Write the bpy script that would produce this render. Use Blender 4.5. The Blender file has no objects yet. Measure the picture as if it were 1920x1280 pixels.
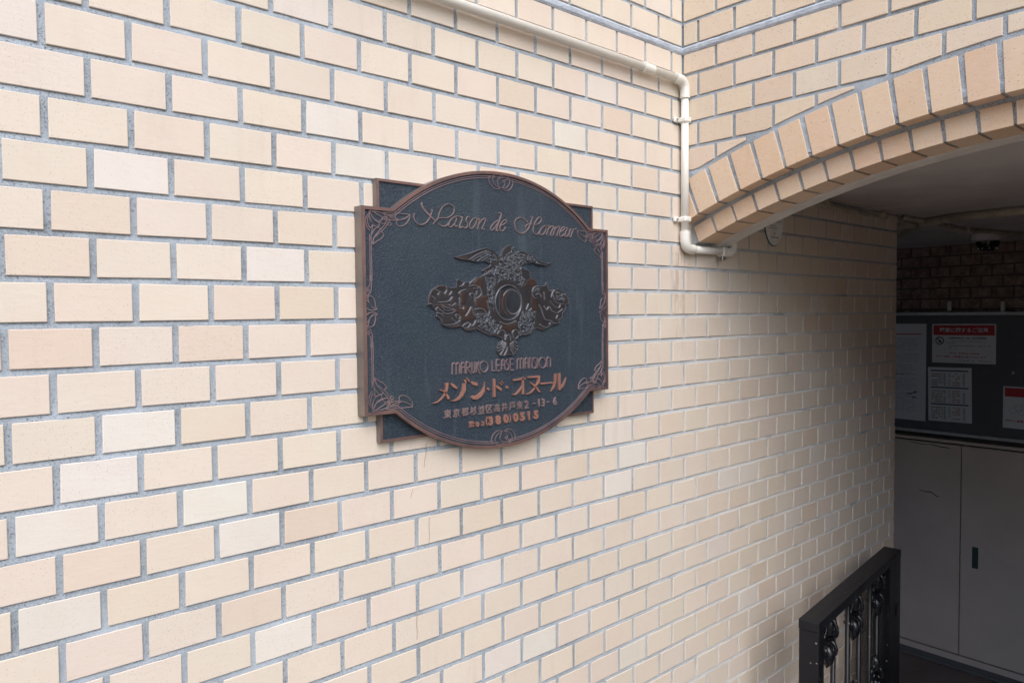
import bpy, bmesh, math, random
import numpy as np
from mathutils import Matrix, Vector
random.seed(7)
SC = bpy.context.scene
C = SC.collection
# ------------------------------------------------------------------ camera
cd = bpy.data.cameras.new('camera'); cam = bpy.data.objects.new('camera', cd); C.objects.link(cam)
cd.sensor_width = 36.0; cd.lens = 25.712; cd.clip_start = 0.05; cd.clip_end = 500
RC = ((0.752700, -0.658300, -0.009300), (-0.032400, -0.022900, -0.999200), (0.657600, 0.752400, -0.038600))
CAMP = Vector((-0.2029, -1.2896, -0.4715))
_f = Vector(RC[2]).normalized(); _r = Vector(RC[0]); _r = (_r - _f*_r.dot(_f)).normalized(); _u = _r.cross(_f).normalized()
cam.matrix_world = Matrix(((_r.x, _u.x, -_f.x, CAMP.x), (_r.y, _u.y, -_f.y, CAMP.y), (_r.z, _u.z, -_f.z, CAMP.z), (0, 0, 0, 1)))
SC.camera = cam
# ------------------------------------------------------------------ sky, sun, exposure
SUN_DIR = Vector((-0.36, -0.56, 0.75)).normalized()      # towards the sun
w = bpy.data.worlds.new('World'); SC.world = w; w.use_nodes = True
nt = w.node_tree; sky = nt.nodes.new('ShaderNodeTexSky'); sky.sky_type = 'NISHITA'; sky.sun_disc = False
sky.sun_elevation = math.asin(SUN_DIR.z); sky.sun_rotation = math.atan2(SUN_DIR.x, SUN_DIR.y)
sky.air_density = 1.2; sky.dust_density = 2.0; sky.ozone_density = 1.0
bg = nt.nodes['Background']; bg.inputs['Strength'].default_value = 0.15
nt.links.new(sky.outputs[0], bg.inputs[0])
sl = bpy.data.lights.new('sun', 'SUN'); sl.energy = 0.85; sl.angle = math.radians(60); sl.color = (1.0, 0.97, 0.94)
so = bpy.data.objects.new('sun', sl); C.objects.link(so); so.rotation_euler = SUN_DIR.to_track_quat('Z', 'Y').to_euler()
SC.view_settings.view_transform = 'Standard'; SC.view_settings.look = 'None'
SC.view_settings.gamma = 1; SC.view_settings.use_curve_mapping = False
SC.view_settings.exposure = 1.04
SC.render.engine = 'CYCLES'
try: SC.cycles.max_bounces = 10; SC.cycles.diffuse_bounces = 6
except Exception: pass

# ------------------------------------------------------------------ measures (metres; mortar plane of the long wall is y = 0)
P = 0.118; RH = 0.06908; XC = 1.5888; XEND = 3.125
ZB0, ZB1 = 0.267, 0.288            # sealant band
ZCEIL = -0.06; XBACK = 5.03; ZF = -2.75; ZG = -2.07
YC = -0.965
CIR_OU = (-0.982, -2.568, 2.660); CIR_OL = (-0.935, -2.345, 2.3235)
CIR_IU = (-0.968, -2.470, 2.442); CIR_IL = (-0.961, -2.472, 2.390)
def circ_z(c, y, d=0.0):
    a = (c[2]+d)**2 - (y-c[0])**2
    return c[1] + math.sqrt(a) if a > 0 else c[1]

# ------------------------------------------------------------------ helpers
def link(o, parent=None):
    C.objects.link(o)
    if parent is not None: o.parent = parent
    return o
def mobj(name, verts, faces, mat, parent=None, smooth=False):
    me = bpy.data.meshes.new(name); me.from_pydata([tuple(v) for v in verts], [], faces); me.update()
    bm = bmesh.new(); bm.from_mesh(me); bmesh.ops.recalc_face_normals(bm, faces=bm.faces); bm.to_mesh(me); bm.free()
    if mat: me.materials.append(mat)
    if smooth:
        for p in me.polygons: p.use_smooth = True
    return link(bpy.data.objects.new(name, me), parent)
def bobj(name, bm, mat, parent=None, smooth=False):
    bmesh.ops.recalc_face_normals(bm, faces=bm.faces)
    me = bpy.data.meshes.new(name); bm.to_mesh(me); bm.free()
    if mat: me.materials.append(mat)
    if smooth:
        for p in me.polygons: p.use_smooth = True
    return link(bpy.data.objects.new(name, me), parent)
def thing(name, label, cat, loc=(0, 0, 0), rz=0, group=None):
    o = bpy.data.objects.new(name, None); o.empty_display_size = 0.1; C.objects.link(o)
    o.location = loc; o.rotation_euler = (0, 0, rz); tag(o, label, cat, group); return o
def tag(o, label=None, cat=None, group=None, kind=None):
    if label: o['label'] = label
    if cat: o['category'] = cat
    if group: o['group'] = group
    if kind: o['kind'] = kind
    return o
def add_box(bm, x0, x1, y0, y1, z0, z1, bev=0.0):
    r = bmesh.ops.create_cube(bm, size=1.0)
    vs = r['verts']
    for v in vs:
        v.co = Vector((x0+(v.co.x+.5)*(x1-x0), y0+(v.co.y+.5)*(y1-y0), z0+(v.co.z+.5)*(z1-z0)))
    if bev > 0:
        es = list({e for v in vs for e in v.link_edges})
        bmesh.ops.bevel(bm, geom=es, offset=bev, segments=1, affect='EDGES')
def box(name, x0, x1, y0, y1, z0, z1, mat, parent=None, bev=0.0):
    bm = bmesh.new(); add_box(bm, x0, x1, y0, y1, z0, z1, bev); return bobj(name, bm, mat, parent)
def add_prism(bm, pts, axis, a, b):
    """polygon pts (p,q) in the plane across axis, extruded from a to b along axis"""
    def co(p, q, t): return (t, p, q) if axis == 'x' else ((p, t, q) if axis == 'y' else (p, q, t))
    A = [bm.verts.new(co(p, q, a)) for p, q in pts]; B = [bm.verts.new(co(p, q, b)) for p, q in pts]
    n = len(pts); bm.faces.new(A[::-1]); bm.faces.new(B)
    for i in range(n): bm.faces.new((A[i], A[(i+1) % n], B[(i+1) % n], B[i]))
def smooth_line(pts, sub=4):
    if len(pts) < 3: return list(pts)
    closed = abs(pts[0][0]-pts[-1][0]) + abs(pts[0][1]-pts[-1][1]) < 1e-6
    n = len(pts); out = []
    for i in range(n-1):
        p1, p2 = pts[i], pts[i+1]
        p0 = pts[i-1] if i > 0 else (pts[-2] if closed else p1)
        p3 = pts[i+2] if i+2 < n else (pts[1] if closed else p2)
        for k in range(sub):
            t = k/sub
            out.append(tuple(0.5*((2*b)+(-a+c)*t+(2*a-5*b+4*c-d)*t*t+(-a+3*b-3*c+d)*t**3) for a, b, c, d in zip(p0, p1, p2, p3)))
    out.append(pts[-1]); return out
def add_stroke(bm, pts, wd, y0, h, sub=4, flat=0.55, taper=False):
    """raised line in the x-z plane (metres), base at y0, standing h towards -y"""
    L = smooth_line(pts, sub) if sub > 1 else list(pts)
    q = [L[0]]
    for p in L[1:]:
        if math.hypot(p[0]-q[-1][0], p[1]-q[-1][1]) > 2e-4: q.append(p)
    L = q
    if len(L) < 2: return
    rings = []; n = len(L)
    for i, p in enumerate(L):
        a = L[max(0, i-1)]; b = L[min(n-1, i+1)]
        dx, dz = b[0]-a[0], b[1]-a[1]; d = math.hypot(dx, dz) or 1; nx, nz = -dz/d, dx/d
        ww = wd
        if taper: ww = wd*(0.45+0.55*math.sin(math.pi*min(1, max(0, (i+.6)/(n+.2)))))
        rings.append([bm.verts.new((p[0]+nx*ww*s, yy, p[1]+nz*ww*s)) for s, yy in ((-.5, y0), (-.5*flat, y0-h), (.5*flat, y0-h), (.5, y0))])
    for a, b in zip(rings[:-1], rings[1:]):
        for j in range(3): bm.faces.new((a[j], a[j+1], b[j+1], b[j]))
    bm.faces.new(rings[0]); bm.faces.new(rings[-1][::-1])
def tube_path(pts, rad, seg=14, bend=None, bsub=6):
    """centre line with rounded corners -> verts, faces of a tube with end caps"""
    pts = [Vector(p) for p in pts]; path = []
    for i, p in enumerate(pts):
        if bend and 0 < i < len(pts)-1:
            a = (pts[i-1]-p).normalized(); b = (pts[i+1]-p).normalized()
            s, e = p+a*bend, p+b*bend
            for k in range(bsub+1):
                t = k/bsub; path.append(s*(1-t)**2 + p*2*t*(1-t) + e*t*t)
        else: path.append(p)
    V = []; F = []; up = None
    for i, p in enumerate(path):
        t = (path[min(i+1, len(path)-1)]-path[max(i-1, 0)]).normalized()
        if up is None: up = t.orthogonal().normalized()
        up = (up - t*up.dot(t)).normalized(); sd = t.cross(up)
        r = rad[i] if isinstance(rad, (list, tuple)) else rad
        for k in range(seg):
            a = 2*math.pi*k/seg; V.append(p + up*math.cos(a)*r + sd*math.sin(a)*r)
    n = len(path)
    for i in range(n-1):
        for k in range(seg):
            F.append((i*seg+k, i*seg+(k+1) % seg, (i+1)*seg+(k+1) % seg, (i+1)*seg+k))
    F.append(tuple(range(seg))[::-1]); F.append(tuple((n-1)*seg+k for k in range(seg)))
    return V, F
def tube(name, pts, rad, mat, parent=None, seg=14, bend=None):
    V, F = tube_path(pts, rad, seg, bend); o = mobj(name, V, F, mat, parent, True)
    return o
def sharp(o, deg=35):
    me = o.data
    try: me.set_sharp_from_angle(angle=math.radians(deg))
    except Exception: pass
    return o

# ------------------------------------------------------------------ materials
def new_mat(name):
    m = bpy.data.materials.new(name); m.use_nodes = True; return m, m.node_tree, m.node_tree.nodes['Principled BSDF']
def N(nt, t, **kw):
    n = nt.nodes.new(t)
    for k, v in kw.items():
        if k in ('op', 'operation'): n.operation = v
        else: setattr(n, k, v)
    return n
def val(nt, sock, v):
    if isinstance(v, (int, float)): sock.default_value = v
    elif isinstance(v, tuple): sock.default_value = v if len(v) == 4 or sock.type != 'RGBA' else (*v, 1)
    else: nt.links.new(v, sock)
def math_(nt, op, a, b=0.0, clamp=False):
    n = N(nt, 'ShaderNodeMath', operation=op); n.use_clamp = clamp; val(nt, n.inputs[0], a); val(nt, n.inputs[1], b); return n.outputs[0]
def noise(nt, vec, scale, detail=3, rough=.5):
    n = N(nt, 'ShaderNodeTexNoise'); nt.links.new(vec, n.inputs['Vector'])
    n.inputs['Scale'].default_value = scale; n.inputs['Detail'].default_value = detail; n.inputs['Roughness'].default_value = rough; return n.outputs['Fac']
def vscale(nt, vec, s):
    n = N(nt, 'ShaderNodeVectorMath', operation='MULTIPLY'); nt.links.new(vec, n.inputs[0]); n.inputs[1].default_value = s; return n.outputs[0]
def mixc(nt, fac, a, b, mode='MIX'):
    n = N(nt, 'ShaderNodeMix', data_type='RGBA', blend_type=mode); n.clamp_factor = True
    val(nt, n.inputs[0], fac); val(nt, n.inputs[6], a); val(nt, n.inputs[7], b); return n.outputs[2]
def ramp(nt, v, a, b):
    n = N(nt, 'ShaderNodeMapRange'); n.clamp = True; val(nt, n.inputs[0], v); n.inputs[1].default_value = a; n.inputs[2].default_value = b; return n.outputs[0]
def bump(nt, bs, h, strength, dist):
    n = N(nt, 'ShaderNodeBump'); n.inputs['Strength'].default_value = strength; n.inputs['Distance'].default_value = dist
    nt.links.new(h, n.inputs['Height']); nt.links.new(n.outputs[0], bs.inputs['Normal']); return n
def pos(nt): return N(nt, 'ShaderNodeNewGeometry').outputs['Position']

def tile_mat(name, source):
    m, nt, b = new_mat(name); p = pos(nt)
    if source == 'object': base = N(nt, 'ShaderNodeObjectInfo').outputs['Color']
    else:
        a = N(nt, 'ShaderNodeAttribute'); a.attribute_name = 'tone'; base = a.outputs['Color']
    # cloudy firing tone inside each tile
    c1 = mixc(nt, math_(nt, 'MULTIPLY', ramp(nt, noise(nt, p, 17, 3), .35, .7), .22), base, (.68, .54, .47, 1))
    c2 = mixc(nt, math_(nt, 'MULTIPLY', ramp(nt, noise(nt, vscale(nt, p, (1, 1, 2.4)), 46, 4, .6), .45, .75), .22), c1, (.72, .66, .59, 1))
    # iron specks, most of them faint
    def specks(scale, size, keep, strength, cin):
        v = N(nt, 'ShaderNodeTexVoronoi'); nt.links.new(p, v.inputs['Vector']); v.inputs['Scale'].default_value = scale
        sep = N(nt, 'ShaderNodeSeparateColor'); nt.links.new(v.outputs['Color'], sep.inputs[0])
        near = math_(nt, 'LESS_THAN', v.outputs['Distance'], math_(nt, 'MULTIPLY', sep.outputs[1], size))
        k = math_(nt, 'GREATER_THAN', sep.outputs[0], keep)
        return mixc(nt, math_(nt, 'MULTIPLY', math_(nt, 'MULTIPLY', near, k), strength), cin, (.20, .13, .09, 1))
    c3 = specks(330, .38, .74, .38, c2)
    c4 = specks(130, .17, .66, .75, c3)
    # rain streaks and grime
    st = math_(nt, 'MULTIPLY', ramp(nt, noise(nt, vscale(nt, p, (34, 34, 3.5)), 1.0, 5, .65), .54, .80), ramp(nt, noise(nt, p, 2.7, 3), .45, .65))
    c5 = mixc(nt, math_(nt, 'MULTIPLY', st, .22), c4, (.33, .27, .22, 1))
    sp = N(nt, 'ShaderNodeSeparateXYZ'); nt.links.new(p, sp.inputs[0])
    near = ramp(nt, math_(nt, 'ABSOLUTE', math_(nt, 'SUBTRACT', sp.outputs[0], 1.575)), .055, .015)
    low = math_(nt, 'MULTIPLY', ramp(nt, sp.outputs[2], -.62, -.36), math_(nt, 'LESS_THAN', sp.outputs[2], -.30))
    run = ramp(nt, noise(nt, vscale(nt, p, (95, 95, 9)), 1.0, 4, .7), .46, .66)
    c5 = mixc(nt, math_(nt, 'MULTIPLY', math_(nt, 'MULTIPLY', near, low), math_(nt, 'MULTIPLY', run, .75)), c5, (.24, .17, .13, 1))
    # darker, browner firing towards tile edges and a film of dirt in places
    c5 = mixc(nt, math_(nt, 'MULTIPLY', ramp(nt, noise(nt, p, 3.1, 4, .6), .48, .75), .16), c5, (.50, .42, .34, 1))
    nt.links.new(c5, b.inputs['Base Color'])
    b.inputs['Roughness'].default_value = .6
    r = math_(nt, 'ADD', math_(nt, 'MULTIPLY', noise(nt, p, 60, 3), .25), .50); nt.links.new(r, b.inputs['Roughness'])
    h = math_(nt, 'ADD', noise(nt, p, 420, 3, .7), math_(nt, 'MULTIPLY', noise(nt, vscale(nt, p, (1, 1, 3)), 60, 3), 1.6))
    bump(nt, b, h, .35, .0006)
    return m
M = {}
M['tile'] = tile_mat('glazed_tile', 'object'); M['tile_many'] = tile_mat('glazed_tile_field', 'attr')
def make_mortar():
    m, nt, b = new_mat('mortar'); p = pos(nt)
    g = mixc(nt, ramp(nt, noise(nt, p, 7, 4, .6), .35, .68), (.23, .27, .31, 1), (.43, .50, .57, 1))
    g = mixc(nt, math_(nt, 'MULTIPLY', ramp(nt, noise(nt, p, 260, 3, .7), .40, .72), .55), g, (.52, .55, .58, 1))
    g = mixc(nt, math_(nt, 'MULTIPLY', ramp(nt, noise(nt, p, 330, 2, .7), .54, .70), math_(nt, 'MULTIPLY', ramp(nt, noise(nt, p, 2.3, 3, .6),   .36, .54), .85)), g, (.07, .075, .08, 1))
    # lime bloom on the sheltered half of the wall
    sp = N(nt, 'ShaderNodeSeparateXYZ'); nt.links.new(p, sp.inputs[0])
    lime = math_(nt, 'MULTIPLY', math_(nt, 'MULTIPLY', ramp(nt, sp.outputs[0], 1.1, 2.0), ramp(nt, noise(nt, p, 9, 3), .25, .45)), ramp(nt, sp.outputs[2], -.12, -.5))
    g = mixc(nt, math_(nt, 'MULTIPLY', lime, .85), g, (.72, .71, .69, 1))
    nt.links.new(g, b.inputs['Base Color']); b.inputs['Roughness'].default_value = .9
    bump(nt, b, noise(nt, p, 380, 4, .8), .8, .0015); return m
M['mortar'] = make_mortar()
def plain(name, col, rough=.5, metal=0.0, nscale=40, namp=.12, bstr=.15, bdist=.0006, dark=None, bscale=None):
    m, nt, b = new_mat(name); p = pos(nt)
    f = noise(nt, p, nscale, 4, .6)
    d = dark or tuple(c*.6 for c in col)
    c = mixc(nt, math_(nt, 'MULTIPLY', ramp(nt, f, .35, .75), min(1, namp*4)), (*col, 1), (*d, 1))
    nt.links.new(c, b.inputs['Base Color']); b.inputs['Metallic'].default_value = metal
    r = math_(nt, 'ADD', math_(nt, 'MULTIPLY', f, .2), rough-.1); nt.links.new(r, b.inputs['Roughness'])
    bump(nt, b, noise(nt, p, bscale or nscale*6, 4, .7), bstr, bdist); return m
M['band'] = plain('sealant', (.50, .56, .64), .7, 0, 30, .15, 1.0, .004, (.26, .30, .36), 110)
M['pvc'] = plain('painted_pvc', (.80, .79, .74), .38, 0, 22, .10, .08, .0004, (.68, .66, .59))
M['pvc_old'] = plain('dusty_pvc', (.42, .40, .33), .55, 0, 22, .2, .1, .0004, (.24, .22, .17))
M['screw'] = plain('steel_screw', (.45, .43, .40), .35, .9)
M['plaster'] = plain('grey_plaster', (.66, .655, .64), .85, 0, 9, .18, .5, .002, (.50, .495, .48), 70)
M['ceiling'] = plain('ceiling_plaster', (.55, .54, .54), .85, 0, 4, .2, .6, .004, (.38, .37, .37), 28)
M['concrete'] = plain('concrete', (.13, .13, .13), .85, 0, 3, .15, .4, .002)
M['facade'] = plain('grey_render_facade', (.34, .32, .29), .85, 0, 1.5, .1, .2, .002)
M['paving'] = plain('brown_paving', (.21, .145, .105), .8, 0, 3, .15, .4, .002)
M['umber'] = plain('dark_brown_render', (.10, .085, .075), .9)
M['floor'] = plain('dark_floor_tile', (.15, .11, .10), .55, 0, 6, .15, .3, .001)
M['iron'] = plain('black_iron_paint', (.004, .0055, .0095), .36, .0, 60, .2, .5, .0008, (.009, .010, .013), 300); M['iron'].node_tree.nodes['Principled BSDF'].inputs['Specular IOR Level'].default_value = .42
M['cast'] = plain('black_cast_iron_gloss', (.006, .008, .013), .26, .0, 60, .2, .5, .0008, (.012, .013, .016), 200)
def chips(m):
    nt = m.node_tree; b = nt.nodes['Principled BSDF']; p = pos(nt); old = b.inputs['Base Color'].links[0].from_socket
    v = N(nt, 'ShaderNodeTexVoronoi'); nt.links.new(p, v.inputs['Vector']); v.inputs['Scale'].default_value = 120
    sep = N(nt, 'ShaderNodeSeparateColor'); nt.links.new(v.outputs['Color'], sep.inputs[0])
    k = math_(nt, 'MULTIPLY', math_(nt, 'GREATER_THAN', sep.outputs[0], .955), math_(nt, 'LESS_THAN', v.outputs['Distance'], math_(nt, 'MULTIPLY', sep.outputs[1], .38)))
    nt.links.new(mixc(nt, math_(nt, 'MULTIPLY', k, .8), old, (.30, .28, .26, 1)), b.inputs['Base Color'])
chips(M['iron'])
M['cabinet'] = plain('painted_steel_door', (.66, .54, .46), .5, 0, 3, .08, .05, .0005)
M['dark'] = plain('dark_gap', (.02, .02, .02), .7)
M['green'] = plain('green_black_handle', (.02, .05, .045), .4)
M['board'] = plain('grey_felt_board', (.11, .113, .13), .9, 0, 200, .1, .3, .0006)
M['alu'] = plain('dull_aluminium', (.35, .36, .37), .45, .7)
M['paper'] = plain('paper', (.62, .64, .68), .7, 0, 5, .03, .03, .0003)
M['ink'] = plain('black_ink', (.05, .05, .07), .7); M['ink_grey'] = plain('grey_ink', (.26, .28, .33), .7)
M['ink_red'] = plain('red_ink', (.42, .012, .02), .6); M['ink_green'] = plain('green_ink', (.03, .16, .13), .7)
M['ink_orange'] = plain('orange_ink', (.42, .16, .06), .7); M['ink_teal'] = plain('teal_ink', (.02, .06, .09), .7)
M['ink_pale'] = plain('pale_ink', (.40, .48, .50), .7)
M['oval'] = plain('enamel_plate', (.82, .84, .84), .4); M['teal'] = plain('teal_rim', (.05, .14, .16), .4)
M['lens'] = plain('smoked_dome', (.008, .008, .01), .08); M['white'] = plain('white_plastic', (.6, .6, .58), .4)
M['crack'] = plain('rusty_stain', (.42, .33, .24), .9)
def plaque_floor():
    m, nt, b = new_mat('slate_blue_patina'); p = pos(nt)
    c = mixc(nt, ramp(nt, noise(nt, p, 9, 4, .65), .3, .72), (.020, .036, .058, 1), (.035, .053, .073, 1))
    c = mixc(nt, math_(nt, 'MULTIPLY', ramp(nt, noise(nt, p, 5.5, 3, .5), .55, .72), .5), c, (.026, .054, .058, 1))
    c = mixc(nt, math_(nt, 'MULTIPLY', ramp(nt, noise(nt, vscale(nt, p, (26, 26, 2.2)), 1.0, 4, .6), .60, .78), .45), c, (.13, .17, .20, 1))
    g = math_(nt, 'ADD', math_(nt, 'MULTIPLY', noise(nt, p, 430, 2, .7), .5), math_(nt, 'MULTIPLY', noise(nt, p, 260, 3, .7), .5))
    c = mixc(nt, math_(nt, 'MULTIPLY', ramp(nt, g, .50, .62), .42), c, (.13, .165, .205, 1))
    nt.links.new(c, b.inputs['Base Color']); b.inputs['Roughness'].default_value = .5; b.inputs['Metallic'].default_value = .25
    bump(nt, b, math_(nt, 'ADD', g, noise(nt, p, 260, 3, .7)), 1.0, .0022); return m
M['slate'] = plaque_floor()
def copper(name, a, bcol, rough=.42, metal=.55, sc=24):
    m, nt, b = new_mat(name); p = pos(nt)
    c = mixc(nt, ramp(nt, noise(nt, p, sc, 4, .65), .36, .70), (*a, 1), (*bcol, 1))
    nt.links.new(c, b.inputs['Base Color']); b.inputs['Metallic'].default_value = metal
    nt.links.new(math_(nt, 'ADD', math_(nt, 'MULTIPLY', noise(nt, p, 70, 3), .3), rough-.12), b.inputs['Roughness'])
    bump(nt, b, noise(nt, p, 300, 4, .7), .25, .0006); return m
M['rim'] = copper('copper_rim', (.27, .16, .14), (.165, .115, .115))
M['side'] = copper('brown_bronze_side', (.25, .215, .195), (.16, .145, .14), .38, .5, 8)
M['letter'] = copper('copper_letter', (.40, .20, .15), (.28, .155, .13), .45, .35)
M['line'] = copper('worn_copper_line', (.34, .25, .26), (.22, .16, .18), .42, .45)
M['title'] = copper('worn_title_line', (.35, .26, .26), (.25, .18, .18), .42, .45)
def emblem_mat():
    m, nt, b = new_mat('emblem_bronze'); p = pos(nt)
    a = N(nt, 'ShaderNodeAttribute'); a.attribute_name = 'wear'; sp = N(nt, 'ShaderNodeSeparateColor'); nt.links.new(a.outputs['Color'], sp.inputs[0])
    base = mixc(nt, ramp(nt, noise(nt, p, 26, 3), .3, .7), (.030, .036, .046, 1), (.050, .058, .068, 1))
    c = mixc(nt, math_(nt, 'MULTIPLY', sp.outputs[0], ramp(nt, noise(nt, p, 60, 3), .15, .60)), base, (.078, .045, .034, 1))
    c = mixc(nt, math_(nt, 'MULTIPLY', sp.outputs[1], .80), c, (.19, .205, .24, 1))
    nt.links.new(c, b.inputs['Base Color']); b.inputs['Metallic'].default_value = .45; b.inputs['Roughness'].default_value = .40
    bump(nt, b, noise(nt, p, 260, 3, .7), .3, .0006); return m
M['emblem'] = emblem_mat()
# ------------------------------------------------------------------ plaque drawing, millimetres from the plaque's centre
TITLE = [('M',[(2.2,[(-233.0,199.1),(-235.4,193.7),(-234.3,187.1),(-229.9,180.7),(-223.6,177.3),(-216.6,177.1),(-208.4,179.9),(-201.3,185.7),(-196.5,191.9),(-192.8,199.0),(-189.1,210.0),(-193.2,207.7)]),(4.6,[(-214.1,222.8),(-215.4,218.4),(-212.6,211.9),(-204.5,203.9),(-194.0,196.0),(-185.8,189.8),(-183.7,187.8)]),(2.0,[(-187.2,179.5),(-184.7,184.0),(-176.2,192.0),(-173.7,197.6),(-170.5,206.7),(-163.7,217.1),(-153.8,223.9),(-144.0,225.3),(-135.4,221.6),(-132.3,215.9),(-134.9,207.7),(-141.9,201.1),(-150.6,196.5),(-161.6,195.6),(-172.6,193.8)]),(2.6,[(-174.5,183.8),(-173.3,181.9),(-168.0,178.4),(-159.5,177.8),(-152.1,180.5),(-147.7,185.3)])]),('a',[(2.0,[(-118.1,202.0),(-126.9,201.3),(-137.0,196.6),(-144.5,189.0),(-147.7,181.8),(-146.0,177.5),(-141.0,177.8),(-133.4,183.9),(-128.3,191.2),(-126.3,198.4),(-129.6,190.1),(-131.6,182.0),(-129.8,179.1),(-124.7,181.5)])]),('i',[(2.4,[(-116.9,199.1),(-111.1,201.1),(-113.2,193.4),(-117.1,186.0),(-119.1,177.9),(-114.7,178.2),(-110.2,181.0)]),(3,[(-107.8,210.4),(-107.3,209.4)])]),('s',[(2.2,[(-91.9,202.1),(-96.4,202.8),(-100.3,198.4),(-101.0,193.3),(-97.9,189.0),(-97.3,184.4),(-100.6,179.1),(-105.8,177.8),(-109.5,180.0)])]),('o',[(2.2,[(-73.0,202.6),(-80.9,199.9),(-88.8,192.2),(-92.2,183.8),(-91.0,178.8),(-86.4,178.1),(-79.9,182.6),(-74.5,190.2),(-71.8,197.5),(-73.0,202.6)])]),('n',[(2.4,[(-70.5,198.7),(-63.8,201.2),(-65.9,191.8),(-70.1,177.2)]),(2.2,[(-67.3,186.6),(-59.9,196.4),(-51.9,202.2),(-46.5,202.6),(-49.3,194.1),(-56.1,182.2),(-56.2,178.1),(-50.8,179.5)])]),('d',[(2.0,[(-6.4,202.2),(-17.5,198.2),(-27.2,190.2),(-32.7,182.5),(-32.1,177.9),(-27.4,178.7),(-19.0,186.6),(-12.1,195.5),(-7.8,202.1)]),(3.0,[(-9.0,217.2),(-0.7,217.9),(-3.6,208.7),(-7.9,199.0),(-13.5,188.0),(-16.4,178.4),(-10.9,179.3)])]),('e',[(2.4,[(-3.1,190.9),(7.4,194.8),(15.2,201.7),(13.1,204.2),(6.1,202.1),(-1.7,195.2),(-5.9,186.5),(-5.3,180.2),(-0.5,177.9),(5.8,181.0),(11.5,188.8)])]),('H',[(2.6,[(79.6,206.0),(75.9,204.7),(67.8,210.0),(56.2,212.9),(46.0,210.0),(39.4,202.5),(38.6,193.9),(42.1,184.5),(49.9,178.5),(60.1,177.0),(70.4,180.4),(79.4,188.1),(85.4,197.2),(90.0,207.4),(93.9,217.5),(87.1,217.5)]),(2.0,[(73.4,187.7),(72.0,193.0),(78.0,198.9),(86.9,201.1),(98.9,199.8),(111.0,201.8),(120.2,208.5),(122.6,216.5),(118.8,218.9),(111.2,215.6),(103.5,207.3),(98.1,198.1),(95.8,188.1),(97.9,180.6),(104.7,177.7),(112.3,180.4),(118.5,187.4)])]),('o',[(2.0,[(143.3,200.2),(134.0,199.6),(126.2,195.7),(118.5,187.4),(116.9,179.6),(121.4,177.1),(127.6,179.2),(135.4,187.5),(137.8,195.4),(134.0,199.6)])]),('n',[(2.2,[(142.5,200.2),(148.0,201.1),(144.8,192.5),(138.4,178.7)]),(2.0,[(141.6,187.9),(151.1,197.4),(160.5,201.5),(162.1,198.2),(155.7,187.7),(150.9,178.4),(155.6,178.7)])]),('n',[(2.2,[(168.4,200.3),(165.2,190.6),(160.3,179.0)]),(2.0,[(163.6,188.2),(171.6,197.7),(181.2,201.8),(183.6,199.7),(177.9,189.1),(173.0,178.7),(177.8,178.4)])]),('e',[(2.2,[(184.3,188.4),(194.0,192.5),(200.5,198.6),(198.9,201.4),(192.4,199.2),(184.3,189.6),(182.6,181.5),(185.8,177.8),(192.3,179.9),(197.2,184.7)])]),('u',[(2.2,[(203.8,198.8),(210.3,200.4),(203.7,189.7),(200.4,180.4),(205.2,178.4),(213.5,184.6),(220.2,197.7)]),(2.2,[(221.8,199.5),(216.8,188.3),(214.2,179.5),(220.0,179.3)])]),('r',[(2.2,[(226.8,198.1),(229.2,196.0),(224.2,186.5),(220.8,177.0)]),(2.0,[(225.9,188.9),(231.8,197.3),(241.0,200.8),(238.4,197.8)])])]
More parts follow.
